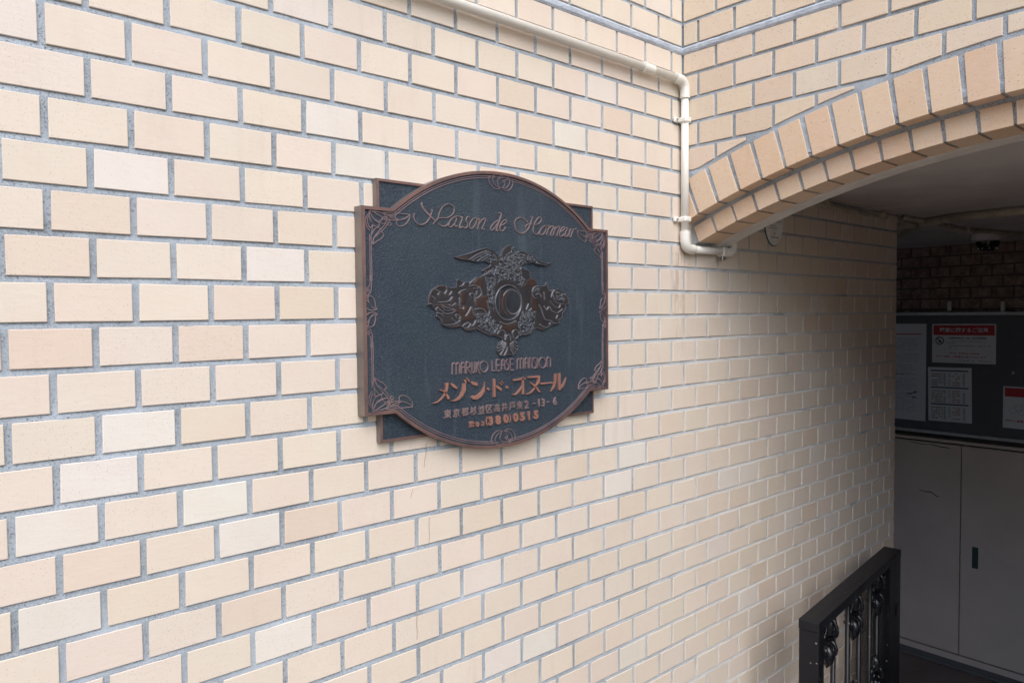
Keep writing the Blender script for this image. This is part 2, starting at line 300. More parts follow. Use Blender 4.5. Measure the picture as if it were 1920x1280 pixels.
CAPS = [('M',[[(-143.8,-135.3),(-143.2,-117.5),(-142.2,-112.6),(-138.6,-111.1),(-135.1,-113.0),(-133.4,-118.1),(-133.3,-136.0)],[(-133.4,-118.1),(-131.6,-113.2),(-128.0,-111.2),(-124.8,-113.5),(-123.6,-118.6),(-124.2,-135.1)]]),('A',[[(-119.4,-135.4),(-118.7,-117.4),(-117.2,-112.5),(-113.6,-111.2),(-110.5,-112.8),(-109.2,-117.2),(-109.4,-135.3)],[(-118.8,-121.7),(-109.2,-121.6)]]),('R',[[(-105.8,-136.2),(-105.4,-111.6),(-98.1,-112.3),(-95.5,-116.5),(-97.4,-122.2),(-103.4,-124.1),(-95.7,-133.2),(-92.1,-137.8)]]),('U',[[(-90.4,-111.7),(-90.7,-130.6),(-88.4,-135.1),(-84.6,-133.9),(-82.7,-129.6),(-82.8,-111.3)]]),('K',[[(-78.7,-111.5),(-78.5,-135.7)],[(-70.3,-111.2),(-77.0,-122.6),(-67.9,-138.6)]]),('O',[[(-45.3,-124.1),(-46.0,-127.7),(-47.6,-130.9),(-50.2,-133.4),(-53.4,-134.9),(-56.9,-135.3),(-60.4,-134.5),(-63.6,-132.6),(-66.0,-129.9),(-67.6,-126.5),(-68.1,-122.8),(-67.5,-119.2),(-65.8,-116.0),(-63.3,-113.6),(-60.1,-112.0),(-56.6,-111.6),(-53.1,-112.4),(-49.9,-114.2),(-47.4,-117.0),(-45.9,-120.4),(-45.3,-124.1)]]),('L',[[(-33.8,-110.8),(-33.0,-134.3),(-23.9,-134.1)]]),('E',[[(-10.8,-110.5),(-20.2,-110.8),(-20.0,-134.3),(-9.8,-134.0)],[(-19.8,-122.3),(-12.0,-122.2)]]),('A',[[(-5.6,-133.4),(-5.0,-117.6),(-3.0,-111.6),(0.6,-110.6),(3.3,-114.2),(4.1,-133.5)],[(-5.1,-122.8),(3.4,-122.5)]]),('S',[[(12.6,-110.9),(7.9,-112.9),(8.9,-119.0),(14.4,-123.1),(15.7,-129.3),(12.7,-134.0),(7.1,-134.1)]]),('E',[[(31.1,-111.0),(21.2,-111.3),(21.7,-135.2),(31.2,-135.0)],[(21.5,-122.7),(30.0,-122.7)]]),('M',[[(41.7,-134.6),(42.3,-116.9),(44.4,-111.7),(47.9,-110.7),(51.0,-114.3),(51.3,-134.3)],[(51.6,-115.9),(53.7,-111.3),(57.4,-110.4),(60.5,-114.0),(61.1,-134.6)]]),('A',[[(65.9,-134.4),(66.1,-116.6),(68.2,-111.3),(72.0,-110.2),(75.1,-113.1),(75.5,-134.2)],[(66.0,-122.0),(75.5,-121.7)]]),('N',[[(80.0,-134.4),(80.2,-115.7),(81.9,-111.1),(85.3,-110.7),(88.2,-113.8),(88.6,-134.1)]]),('S',[[(100.0,-111.2),(94.7,-111.7),(92.5,-116.3),(96.7,-121.2),(101.6,-126.2),(100.8,-133.2),(96.5,-135.7),(91.6,-135.1)]]),('I',[[(105.8,-111.5),(105.8,-135.1)]]),('O',[[(133.7,-124.7),(133.1,-128.5),(131.4,-131.9),(128.8,-134.5),(125.6,-136.1),(122.0,-136.5),(118.4,-135.7),(115.3,-133.7),(112.7,-130.9),(111.2,-127.4),(110.6,-123.5),(111.2,-119.8),(112.9,-116.4),(115.5,-113.8),(118.7,-112.2),(122.3,-111.8),(125.8,-112.6),(129.0,-114.5),(131.6,-117.3),(133.2,-120.9),(133.7,-124.7)]]),('N',[[(136.7,-135.2),(136.9,-116.9),(139.6,-112.6),(144.0,-112.2),(148.0,-115.9),(148.5,-135.1)]])]
KANA = [[[(-181.2,-164.6),(-171.8,-165.3),(-164.1,-168.7),(-159.8,-171.9),(-150.4,-185.4),(-157.4,-188.4),(-165.0,-172.9),(-170.1,-169.7)],[(-163.8,-152.5),(-154.2,-152.4),(-156.2,-166.5),(-161.6,-177.4),(-173.9,-187.7),(-186.0,-193.0),(-196.1,-192.5),(-182.5,-189.1),(-170.3,-180.9),(-164.1,-170.1),(-162.2,-160.4)]],[[(-150.7,-152.7),(-140.2,-155.5),(-130.6,-164.1),(-132.4,-167.6),(-143.9,-163.1),(-149.0,-157.0)]],[[(-117.0,-156.5),(-107.9,-155.6),(-108.1,-171.6),(-115.6,-182.6),(-126.5,-191.0),(-137.2,-193.4),(-151.3,-191.1),(-137.2,-190.1),(-126.4,-183.1),(-119.0,-172.2)],[(-114.2,-150.2),(-107.8,-148.7),(-105.5,-155.8),(-109.4,-156.3)],[(-108.7,-145.5),(-103.7,-145.1),(-96.0,-152.8),(-98.8,-155.1)]],[[(-94.2,-155.1),(-89.5,-153.3),(-75.7,-157.2),(-75.8,-164.5),(-82.3,-164.0),(-92.4,-160.4)],[(-94.1,-188.7),(-90.9,-185.3),(-77.0,-185.0),(-65.6,-177.8),(-57.9,-168.0),(-55.5,-156.3),(-54.5,-165.3),(-56.2,-178.5),(-65.8,-189.6),(-77.1,-194.5),(-90.1,-193.7)]],[[(-41.2,-174.4),(-42.0,-176.3),(-43.9,-177.4),(-46.3,-177.2),(-48.2,-175.8),(-48.9,-173.9),(-48.1,-172.0),(-46.2,-171.0),(-43.8,-171.1),(-41.9,-172.5)]],[[(-31.9,-152.0),(-24.7,-152.5),(-24.6,-193.0),(-31.8,-193.9)],[(-23.7,-166.0),(-13.6,-169.8),(-5.8,-176.4),(-8.8,-182.2),(-16.6,-177.1),(-23.4,-172.8)],[(-8.5,-158.1),(-5.5,-157.5),(0.3,-164.0),(-2.1,-165.3)],[(-13.5,-161.5),(-9.5,-161.0),(-4.1,-167.4),(-7.7,-168.7)]],[[(14.0,-174.5),(13.2,-176.3),(11.3,-177.3),(9.0,-177.2),(7.1,-175.9),(6.4,-173.9),(7.1,-172.1),(9.0,-171.1),(11.4,-171.3),(13.3,-172.6)]],[[(27.5,-157.4),(54.2,-155.4),(66.7,-156.6),(66.6,-160.4),(28.5,-161.6)],[(55.2,-153.4),(61.5,-153.8),(62.1,-193.1),(54.8,-194.1)],[(55.0,-173.2),(54.9,-180.2),(46.6,-188.0),(36.2,-194.1),(24.0,-192.4),(36.3,-189.5),(47.7,-180.4)]],[[(71.5,-153.4),(111.4,-153.6),(113.5,-157.6),(111.2,-169.4),(103.6,-176.7),(86.3,-192.7),(73.6,-195.6),(65.2,-194.5),(79.9,-191.4),(95.0,-180.8),(103.7,-168.8),(106.4,-158.8),(71.9,-157.3)],[(80.2,-168.8),(82.3,-167.0),(99.3,-174.8),(114.2,-193.3),(106.6,-193.5),(98.1,-182.6)]],[[(112.3,-171.0),(155.2,-172.1),(155.2,-175.6),(113.3,-175.4)]],[[(159.9,-152.6),(167.8,-153.1),(166.5,-171.6),(160.7,-185.7),(148.3,-194.4),(155.1,-183.6),(159.7,-171.1)],[(172.3,-152.6),(181.4,-152.3),(181.1,-182.3),(190.3,-178.1),(200.8,-163.3),(198.4,-173.8),(192.6,-184.8),(176.5,-194.6),(173.1,-191.4)]]]
ADDR = [('東',-157.3,-216.9,19.9),('京',-134.0,-217.2,20.1),('都',-110.6,-217.0,20.3),('杉',-87.7,-216.7,20.5),('並',-65.3,-218.0,20.7),('区',-42.8,-217.6,20.9),('高',-20.1,-217.4,21.0),('井',2.2,-217.6,19.7),('戸',25.3,-217.5,19.9),('東',48.3,-217.5,20.1),('2',70.1,-218.7,20.2),('−',93.5,-218.4,20.4),('1',109.6,-218.6,20.6),('3',122.7,-218.9,20.7),('−',138.5,-218.7,20.8),('6',162.2,-219.7,20.9)]
PHONE = [('☎',-92.8,-248.0,13.2),('0',-77.0,-248.2,11.7),('3',-61.9,-249.1,11.8),('(',-50.8,-244.3,22.3),('3',-39.5,-245.2,21.6),('8',-17.5,-246.0,21.1),('0',5.7,-246.1,21.3),(')',17.3,-245.3,21.4),('0',35.2,-244.8,21.5),('5',56.2,-244.6,21.7),('1',76.6,-244.8,21.9),('5',99.6,-245.0,22.0)]
CORNER = [[(-336.8,198.7),(-337.9,190.1),(-337.1,182.1),(-333.6,173.5),(-329.1,168.2),(-322.6,165.4)],[(-336.9,195.0),(-332.5,185.7),(-326.1,178.1),(-317.8,173.9),(-316.0,170.8),(-318.0,165.8),(-322.6,165.0)],[(-336.8,197.4),(-328.6,193.3),(-319.4,189.2),(-312.0,185.7),(-309.7,182.7),(-311.1,178.5),(-314.0,175.8),(-319.6,176.6),(-326.1,179.0)],[(-337.9,190.9),(-343.5,184.8),(-346.6,178.2),(-346.1,170.2),(-343.0,163.2),(-337.4,156.7)],[(-338.9,185.2),(-342.7,179.3),(-341.9,172.1),(-338.4,164.3),(-336.1,162.5),(-330.9,168.9),(-334.5,174.3),(-338.1,182.1)],[(-331.2,130.1),(-334.7,138.8),(-334.1,147.7),(-329.3,156.9),(-323.6,162.9),(-318.0,164.5),(-314.3,162.0)],[(-331.2,130.9),(-330.1,138.2),(-326.7,145.7),(-318.1,156.0),(-308.6,165.6),(-301.8,172.6)],[(-325.8,145.8),(-316.3,152.9),(-305.8,161.7),(-298.0,171.3),(-296.5,176.3)],[(-330.3,130.9),(-322.2,137.1),(-312.8,142.5),(-307.0,148.6),(-306.9,153.5),(-311.6,155.6),(-315.4,153.7)],[(-334.6,146.0),(-333.0,155.8),(-331.5,164.0),(-329.1,168.2)],[(-330.9,195.1),(-323.9,197.7),(-313.6,198.6),(-300.4,197.9),(-284.1,198.2)],[(-328.6,193.3),(-317.4,195.0),(-306.2,191.9),(-300.6,187.5),(-296.4,182.9)],[(-308.0,195.0),(-298.6,190.9),(-291.0,186.6),(-278.6,183.4),(-266.9,183.1),(-254.0,187.8),(-244.4,195.3)],[(-244.4,195.7),(-256.8,195.5),(-267.6,195.9),(-276.4,194.3),(-278.9,190.0),(-277.6,185.2),(-271.8,183.1)],[(-244.4,194.9),(-246.0,186.8),(-252.1,177.9),(-261.2,171.8),(-272.0,170.2),(-276.3,174.5),(-275.7,180.3)],[(-306.1,194.4),(-292.8,195.5),(-280.8,194.4)],[(-300.5,191.1),(-291.0,191.1),(-279.4,191.2)],[(-294.8,188.3),(-286.2,188.6),(-278.5,187.6)],[(-296.4,182.9),(-288.3,181.0),(-276.7,181.1),(-266.9,182.7)],[(-310.1,183.4),(-304.4,185.9),(-300.6,185.8),(-298.6,181.1),(-300.8,175.2),(-306.5,172.3),(-314.1,173.8),(-319.7,175.4)],[(-314.0,175.8),(-309.2,180.2),(-301.6,183.3)],[(-299.6,180.6),(-300.2,179.1),(-301.7,178.5),(-303.2,178.9),(-303.7,180.3),(-303.1,181.7),(-301.6,182.4),(-300.1,181.9),(-299.6,180.6)],[(-290.8,180.4),(-291.5,178.9),(-293.1,178.1),(-294.7,178.6),(-295.4,180.1),(-294.7,181.6),(-293.0,182.4),(-291.4,181.9),(-290.8,180.4)],[(-289.1,172.9),(-289.8,171.0),(-291.7,169.7),(-293.9,169.6),(-295.7,170.6),(-296.4,172.4),(-295.6,174.3),(-293.8,175.5),(-291.5,175.7),(-289.7,174.7),(-289.1,172.9)]]
SIDE = [[(-339.1,70.4),(-339.4,51.4),(-347.4,43.4),(-349.3,34.5),(-347.1,27.1)],[(-335.5,70.5),(-336.2,44.1),(-339.8,35.6),(-345.2,30.8)],[(-353.2,48.6),(-350.9,42.8),(-347.5,34.5),(-345.9,25.1)],[(-342.6,44.0),(-345.6,40.8),(-344.5,37.7),(-340.8,40.9),(-342.6,44.0)],[(-344.1,25.1),(-342.9,29.3),(-337.4,30.4),(-331.5,26.2),(-328.1,16.7),(-327.6,9.3),(-324.0,5.5),(-333.1,7.2),(-340.2,14.5),(-344.1,25.1)],[(-347.2,22.9),(-352.0,20.8),(-352.1,13.5),(-347.5,7.2),(-340.4,2.9),(-330.7,2.4),(-324.0,5.0)],[(-349.4,29.2),(-352.5,26.1),(-352.6,16.6),(-352.3,1.7)],[(-347.2,22.9),(-342.5,17.7),(-337.8,11.4)]]
TOP = [[(-26.6,295.0),(-31.3,294.5),(-32.4,289.9),(-30.4,282.5),(-24.7,274.9),(-16.1,270.2),(-7.3,269.8),(0.8,272.5)],[(-21.6,293.9),(-20.1,297.4),(-14.2,300.8),(-5.5,302.1),(-1.8,301.2)],[(-10.6,296.8),(-16.5,295.6),(-20.5,291.3),(-20.2,285.8),(-16.0,279.6),(-10.2,275.8),(-2.2,273.9),(0.8,272.5)],[(0.0,273.0),(-5.0,279.7),(-6.8,285.1),(-6.3,290.1),(-0.4,294.1),(9.2,297.4),(18.1,297.9),(24.1,295.2)],[(-7.0,294.5),(-0.4,298.0),(9.3,301.9),(18.2,302.3),(25.6,298.7),(29.7,294.7),(29.2,287.9),(23.9,280.0),(17.1,274.8),(10.4,273.0)],[(5.9,272.8),(11.9,277.6),(15.0,284.1),(15.0,289.7),(18.1,293.4),(21.8,294.4),(27.0,292.1)],[(7.4,272.1),(13.3,269.4),(21.5,269.4),(30.6,273.4),(36.7,280.8),(38.7,287.8),(37.6,295.6)],[(15.4,289.2),(14.4,287.3),(12.0,286.3),(9.7,286.8),(8.7,288.4),(9.7,290.3),(12.1,291.3),(14.4,290.8),(15.4,289.2)]]
SIL = [(-137.4,114.0),(-109.2,121.6),(-76.1,132.9),(-48.0,139.1),(-30.8,136.3),(-17.9,128.0),(-10.7,121.7),(-7.7,125.1),(-1.7,136.6),(10.3,146.2),(25.3,149.7),(35.9,146.4),(32.8,139.5),(26.6,133.5),(31.1,126.9),(37.3,135.1),(58.8,137.3),(77.4,133.6),(99.5,125.3),(118.7,115.6),(135.0,112.7),(154.9,115.4),(144.8,108.3),(131.6,104.3),(112.1,106.0),(89.8,108.7),(61.5,105.3),(55.2,100.5),(67.6,95.2),(83.3,92.2),(84.7,80.6),(87.8,75.6),(95.8,75.1),(106.9,64.8),(106.8,57.8),(121.3,58.1),(131.2,60.6),(134.5,67.8),(142.8,65.6),(141.0,56.0),(147.5,46.6),(157.6,50.3),(177.8,51.8),(198.3,44.8),(208.5,30.3),(211.9,13.3),(201.4,12.1),(197.9,-1.3),(189.2,-8.5),(189.1,-18.2),(177.1,-25.4),(180.4,-31.5),(150.0,-36.9),(130.1,-46.1),(120.2,-48.2),(104.1,-43.2),(92.8,-45.3),(84.8,-53.3),(65.8,-58.6),(47.2,-59.2),(37.9,-67.0),(43.9,-76.4),(43.7,-87.9),(37.5,-96.8),(26.7,-104.4),(13.2,-101.5),(-4.8,-104.1),(-12.1,-102.6),(-20.8,-92.1),(-20.7,-83.1),(-16.2,-72.1),(-5.8,-65.6),(-13.1,-60.9),(-27.6,-56.0),(-39.2,-56.8),(-59.1,-49.6),(-78.6,-40.4),(-95.3,-45.5),(-108.9,-43.0),(-119.6,-35.2),(-146.3,-36.8),(-164.5,-33.3),(-172.2,-27.9),(-173.3,-18.4),(-186.0,-12.0),(-184.5,-1.6),(-193.3,4.7),(-197.0,12.0),(-207.0,9.9),(-204.2,29.6),(-196.5,44.2),(-178.6,53.8),(-160.5,55.2),(-147.6,50.1),(-133.0,51.4),(-131.5,66.4),(-123.4,69.8),(-112.8,62.5),(-96.5,62.9),(-77.0,74.2),(-65.8,74.4),(-58.7,79.0),(-51.5,85.8),(-61.5,84.4),(-59.4,91.1),(-42.8,97.1),(-37.0,102.8),(-51.2,107.8),(-73.8,104.7),(-93.1,107.2),(-117.5,108.4)]
RID = [[(-207.5,10.3),(-203.6,15.5),(-195.5,13.4),(-191.2,4.1),(-186.3,-1.2)],[(-185.5,44.2),(-170.3,38.1)],[(-176.7,38.0),(-180.0,33.3)],[(-157.8,50.4),(-157.3,43.0),(-162.6,36.1)],[(-144.2,41.0),(-149.6,33.6)],[(-194.6,30.0),(-189.0,25.9)],[(-177.0,18.7),(-168.0,18.2),(-155.0,19.8),(-148.4,23.0),(-143.1,29.4)],[(-173.2,17.6),(-166.9,10.3),(-155.2,6.1),(-146.1,6.6)],[(-151.2,12.4),(-144.7,10.3),(-134.0,16.1)],[(-170.7,12.4),(-165.7,4.0),(-154.0,0.8),(-138.2,3.4)],[(-179.7,7.2),(-173.4,0.9),(-164.5,-1.3)],[(-168.4,-4.4),(-155.4,-6.6),(-142.3,-3.5),(-136.3,0.7)],[(-183.8,-5.3),(-178.7,-4.3),(-168.4,-8.6)],[(-185.6,-1.2),(-184.9,4.1),(-179.7,7.7)],[(-185.8,-9.5),(-183.9,-14.7),(-173.7,-18.0),(-171.3,-28.5),(-158.4,-29.8),(-145.3,-29.5),(-132.0,-26.0),(-122.6,-20.8)],[(-122.5,-13.3),(-124.6,-19.7)],[(-133.2,-13.2),(-134.4,-8.9),(-129.1,-7.9),(-126.5,-11.1)],[(-143.8,-16.3),(-137.3,-22.2),(-132.0,-23.9)],[(-123.5,6.0),(-115.5,3.3),(-112.7,8.1)],[(-107.6,-11.3),(-100.7,-3.8),(-92.3,8.1),(-89.6,3.7),(-87.0,-7.1)],[(-123.9,27.4),(-123.5,8.1)],[(-121.5,52.0),(-114.7,54.8),(-110.6,60.8)],[(-125.7,37.0),(-118.9,42.4),(-106.7,45.8)],[(-95.7,57.9),(-90.1,62.8),(-81.7,67.9),(-73.3,74.6)],[(-95.7,53.5),(-84.7,54.8),(-75.0,52.8),(-73.7,48.5),(-83.4,48.3)],[(-69.4,51.8),(-64.0,40.9),(-65.5,33.3),(-75.4,27.7)],[(-76.5,43.0),(-78.1,34.2)],[(-94.7,31.9),(-94.6,36.2),(-87.7,37.4),(-82.2,33.1),(-82.4,19.0)],[(-81.3,2.6),(-70.1,4.8),(-57.5,2.5),(-50.5,-4.1),(-46.3,-14.1),(-50.8,-25.1)],[(-47.3,21.3),(-44.6,8.0),(-40.4,-0.9),(-44.9,-11.9)],[(-114.7,-32.8),(-109.2,-28.5),(-99.6,-25.5)],[(-110.7,-38.2),(-101.1,-36.3),(-94.2,-28.8)],[(-90.1,-33.2),(-84.5,-29.0),(-80.3,-21.4)],[(-20.7,-39.0),(-31.0,-51.0)],[(88.9,42.8),(92.2,52.1),(101.8,56.4),(111.5,56.0)],[(88.9,38.1),(92.0,30.0),(99.9,28.3)],[(101.6,37.1),(111.3,39.5),(116.1,32.5)],[(150.6,31.6),(155.7,43.6),(167.5,50.9),(184.5,49.9),(199.9,44.1),(208.4,29.6),(210.0,14.9)],[(157.3,35.2),(160.5,24.5),(170.6,17.3),(191.0,14.9)],[(147.2,20.8),(160.4,8.9),(175.5,5.3),(180.7,14.9)],[(145.4,7.7),(151.9,-1.8),(167.0,-6.7),(175.4,-4.4),(187.4,2.8)],[(166.8,-19.9),(170.3,-11.6)],[(111.0,11.3),(117.4,0.7),(123.7,-13.5),(131.8,-23.1),(151.7,-25.7)],[(127.2,8.9),(133.7,0.6),(140.4,7.7)],[(143.3,-32.8),(148.3,-29.3),(166.7,-32.0),(180.3,-31.0)],[(112.1,-33.4),(123.5,-39.6),(136.6,-41.0)],[(126.0,42.0),(127.4,24.3)],[(69.5,2.1),(76.0,14.8)],[(77.4,-1.5),(85.3,4.3)],[(54.5,18.0),(53.4,9.0),(50.3,0.5),(45.4,-7.1),(38.9,-13.4),(31.3,-18.0),(22.9,-20.9),(14.1,-21.8),(5.4,-20.7),(-2.8,-17.6),(-10.1,-12.9),(-16.1,-6.6),(-20.5,0.8),(-23.2,9.1),(-24.1,17.8),(-23.0,26.5),(-20.1,34.8),(-15.4,42.2),(-9.3,48.5),(-1.9,53.3),(6.4,56.3),(15.1,57.5),(23.8,56.7),(32.2,53.9),(39.7,49.2),(46.0,43.0),(50.7,35.4),(53.6,26.9),(54.5,18.0)],[(-3.4,-67.9),(-8.4,-75.3),(-17.3,-78.0)],[(-0.5,-70.3),(-6.5,-79.8),(-19.3,-84.6)],[(3.5,-71.2),(-3.6,-84.5),(-18.4,-90.6)],[(6.4,-74.3),(-0.7,-87.6),(-12.7,-101.4)],[(10.3,-82.0),(8.2,-91.0),(-0.9,-102.7)],[(19.4,-76.2),(21.3,-90.0),(31.2,-103.4)],[(22.5,-74.8),(27.3,-88.7),(37.4,-98.3)],[(24.5,-73.4),(31.4,-85.1),(43.6,-92.4)],[(27.6,-71.9),(33.5,-79.8),(44.7,-83.3)],[(30.6,-70.5),(36.7,-74.5),(45.9,-74.9)],[(-18.9,-52.5),(-13.9,-45.9),(-4.1,-44.6),(2.8,-47.8),(4.7,-53.1),(2.7,-59.1)],[(-21.9,-56.9),(-10.2,-59.4),(-4.3,-64.9)],[(47.1,-54.2),(42.1,-47.2),(34.0,-44.7),(26.8,-47.6),(25.7,-55.1),(29.7,-62.9),(33.7,-65.3)],[(37.8,-63.1),(48.1,-57.3),(56.4,-55.2),(71.0,-55.6),(85.8,-50.5)],[(3.6,-66.6),(7.6,-57.7),(14.7,-54.9),(18.6,-59.5),(20.5,-68.7)],[(-9.7,-25.7),(0.1,-29.6),(10.0,-31.3),(24.0,-28.5),(36.3,-23.4)],[(-10.9,-41.4),(-7.9,-34.7)],[(-29.5,-49.2),(-20.7,-40.5),(-17.6,-32.3)],[(-95.8,110.0),(-76.4,121.0),(-53.3,129.7)],[(-92.7,106.4),(-69.9,118.1),(-48.4,126.1)],[(-76.6,105.7),(-61.8,115.2),(-40.1,123.9)],[(-63.5,107.5),(-50.2,115.7),(-33.5,121.6)],[(-137.3,113.9),(-97.2,122.5),(-73.0,131.3),(-49.9,137.5),(-33.3,135.8),(-14.9,122.4)],[(42.7,131.6),(55.3,136.2),(75.3,134.5),(97.3,126.0),(123.5,114.8),(156.1,114.0)],[(53.4,128.1),(78.8,122.5),(104.6,110.0),(131.0,105.5)],[(64.1,117.9),(91.6,112.2),(112.0,106.2)],[(60.6,123.1),(86.1,117.4),(119.6,106.5)],[(-6.3,122.8),(0.7,136.2),(18.2,148.9),(34.0,145.8),(26.9,140.1)],[(-59.0,75.7),(-37.3,87.9)],[(-27.3,77.9),(-22.1,89.7)],[(54.7,82.7),(52.1,94.7),(58.5,102.9)]]
GRAIN = [[(-7.8,118.4),(28.2,138.1),(52.3,116.4),(51.9,82.1),(70.4,71.0),(57.7,50.0),(27.3,67.8),(-2.6,67.1),(-23.3,53.3),(-27.0,-9.1),(-44.0,13.1),(-49.2,52.8),(-54.5,76.9),(-19.7,102.4)],[(-83.7,-4.3),(-44.2,-4.6),(-9.8,-31.8),(-33.4,-53.6),(-73.0,-37.2)],[(57.2,1.7),(101.3,-0.8),(94.4,-47.6),(50.3,-55.9),(41.3,-32.7)],[(-48.0,134.3),(-19.4,124.6),(-13.8,107.0),(-37.0,103.9),(-70.8,117.9)],[(37.2,131.7),(86.8,129.4),(112.2,111.8),(58.4,107.5),(36.9,109.0)],[(95.5,55.3),(118.1,55.6),(111.4,41.4),(92.2,41.2)],[(164.2,46.8),(201.7,40.0),(194.6,18.1),(167.4,22.9)]]
COP = [[(-204.5,13.0),(-203.0,29.6),(-193.9,44.2),(-178.6,52.8),(-157.9,54.2),(-147.6,47.0),(-176.1,47.6),(-194.1,33.8),(-195.7,13.1)],[(-121.1,43.1),(-107.6,43.3),(-108.1,15.3),(-121.6,15.2)],[(-88.3,56.5),(-71.4,73.2),(-58.8,70.2),(-60.5,48.3),(-77.4,48.0)],[(65.6,59.4),(73.6,71.1),(95.8,75.1),(106.8,60.1),(86.0,53.9),(65.6,54.8)],[(84.2,31.8),(101.6,27.3),(107.8,-0.9),(85.4,3.9)],[(-80.4,28.4),(-43.7,35.3),(-44.2,-0.1),(-77.9,6.6)],[(-9.7,-27.3),(17.0,-32.2),(41.4,-25.8),(41.2,-46.4),(-9.9,-45.3)],[(201.6,32.7),(212.0,27.9),(211.9,13.3),(203.2,13.3)],[(-124.2,15.2),(-89.1,4.4),(-86.6,-19.5),(-124.8,-23.3)],[(-136.0,114.0),(-109.3,117.3),(-87.6,108.5),(-117.5,109.1)],[(-111.6,-38.6),(-78.6,-37.1),(-95.3,-45.0)],[(104.1,-40.8),(130.1,-43.7),(120.2,-48.2)],[(-194.5,11.0),(-124.5,-4.0),(-124.3,13.1),(-174.1,15.2)],[(-185.9,-7.8),(-172.0,-18.4),(-159.3,-32.3),(-122.2,-27.7),(-125.0,-35.1),(-161.9,-34.4)]]
RING = {'oc':(25.1,18.1),'ic':(30.4,19.3),'orx':[(-4.0,18.1),(55.0,18.2),(25.5,48.3),(24.8,-12.0)],'irx':[(7.1,19.2),(54.2,19.4),(30.8,46.1),(30.1,-7.5)],'bar':[(-9.5,46.1),(0.1,46.2),(-0.7,-15.7),(-10.3,-15.6)]}
# ------------------------------------------------------------------ setting
tag(box('ground', -14, 0.35, -16, 6, ZG-.3, ZG, M['paving']), kind='structure')
for k in range(4):
    tag(box('steps', 0.35+.30*k, 0.65+.30*k, -2.9, 0.0, ZF-.3, ZG-.17*(k+1), M['paving']), kind='structure')
tag(box('passage_floor', 1.55, 6.0, -3.2, 2.2, ZF-.3, ZF, M['floor']), kind='structure')
tag(box('ceiling', 1.787, 6.0, -3.2, 2.2, ZCEIL, ZCEIL+.25, M['ceiling']), kind='structure')
tag(box('street_bank', 0.352, 1.58, -16, -2.92, ZG-.7, ZG-.004, M['concrete']), kind='structure')

# unseen building across the street, added to block low sky light from the passage
hs = thing('sky_block_house', 'unseen grey rendered building added across the street to block low sky light', 'sky_block_house', (-9.0, 0, ZG))
box('wall', -6, 0, -18, 8, 0, 6.2, M['facade'], hs)
for k in range(5):
    for z in (1.0, 4.1):
        f = box('window', -.02, .05, -15+4.6*k, -13.2+4.6*k, z, z+1.4, M['alu'], hs); box('pane', .051, .054, -14.93+4.6*k, -13.27+4.6*k, z+.07, z+1.33, M['dark'], f)
# ------------------------------------------------------------------ tiles
def tone(r, pale=False, orange=False):
    t = r.random()
    if pale: c = (.73, .695, .63)
    elif orange: c = (.685, .57, .465)
    elif t < .05: c = (.72, .67, .60)
    elif t < .55: c = (.715, .635, .54)
    elif t < .92: c = (.705, .62, .52)
    else: c = (.69, .592, .485)
    k = 1+(r.random()-.5)*.05
    return tuple(min(1, x*k*(1+(r.random()-.5)*.03)) for x in c)+(1,)
def tile_bm(bm, poly, t=0.0046, ch=0.0010, xf=None):
    """tile from a convex outline (p,q) in metres: chamfered face standing t proud of the mortar, facing -y"""
    cx = sum(p for p, q in poly)/len(poly); cz = sum(q for p, q in poly)/len(poly)
    # pull edges in for the chamfer
    def inset(d):
        out = []
        n = len(poly)
        for i in range(n):
            a = Vector(poly[i-1]); b = Vector(poly[i]); c = Vector(poly[(i+1) % n])
            e1 = (b-a); e2 = (c-b)
            if e1.length < 1e-6: e1 = e2
            if e2.length < 1e-6: e2 = e1
            e1.normalize(); e2.normalize()
            n1 = Vector((-e1.y, e1.x)); n2 = Vector((-e2.y, e2.x)); s = n1+n2
            k = 1/max(.5, (1+n1.dot(n2)))
            out.append(b + s*d*k)
        return out
    area = sum(poly[i-1][0]*poly[i][1]-poly[i][0]*poly[i-1][1] for i in range(len(poly)))
    ins = inset(ch if area > 0 else -ch)
    n = len(poly)
    f = xf or (lambda p, y, q: (p, y, q))
    A = [bm.verts.new(f(p, 0.001, q)) for p, q in poly]; B = [bm.verts.new(f(p, -(t-ch*.8), q)) for p, q in poly]; D = [bm.verts.new(f(v.x, -t, v.y)) for v in ins]
    fs = []
    for i in range(n):
        j = (i+1) % n
        fs.append(bm.faces.new((A[i], A[j], B[j], B[i]))); fs.append(bm.faces.new((B[i], B[j], D[j], D[i])))
    fs.append(bm.faces.new(D)); return fs
_cache = {}
def tile_mesh(w_, h_, var):
    k = (round(w_, 4), round(h_, 4), var)
    if k not in _cache:
        r = random.Random(var*7+int(w_*1e4)); j = lambda: (r.random()-.5)*.0012
        bm = bmesh.new()
        tile_bm(bm, [(-w_/2+j(), -h_/2+j()), (w_/2+j(), -h_/2+j()), (w_/2+j(), h_/2+j()), (-w_/2+j(), h_/2+j())], 0.0046+(r.random()-.5)*.0010)
        bmesh.ops.recalc_face_normals(bm, faces=bm.faces)
        me = bpy.data.meshes.new('tile'); bm.to_mesh(me); bm.free(); me.materials.append(M['tile']); _cache[k] = me
    return _cache[k]
def project(p):
    d = Vector(p)-CAMP; z = d.dot(_f)
    if z < .05: return None
    return (960+1371.28*d.dot(_r)/z, 640-1371.28*d.dot(_u)/z, z)
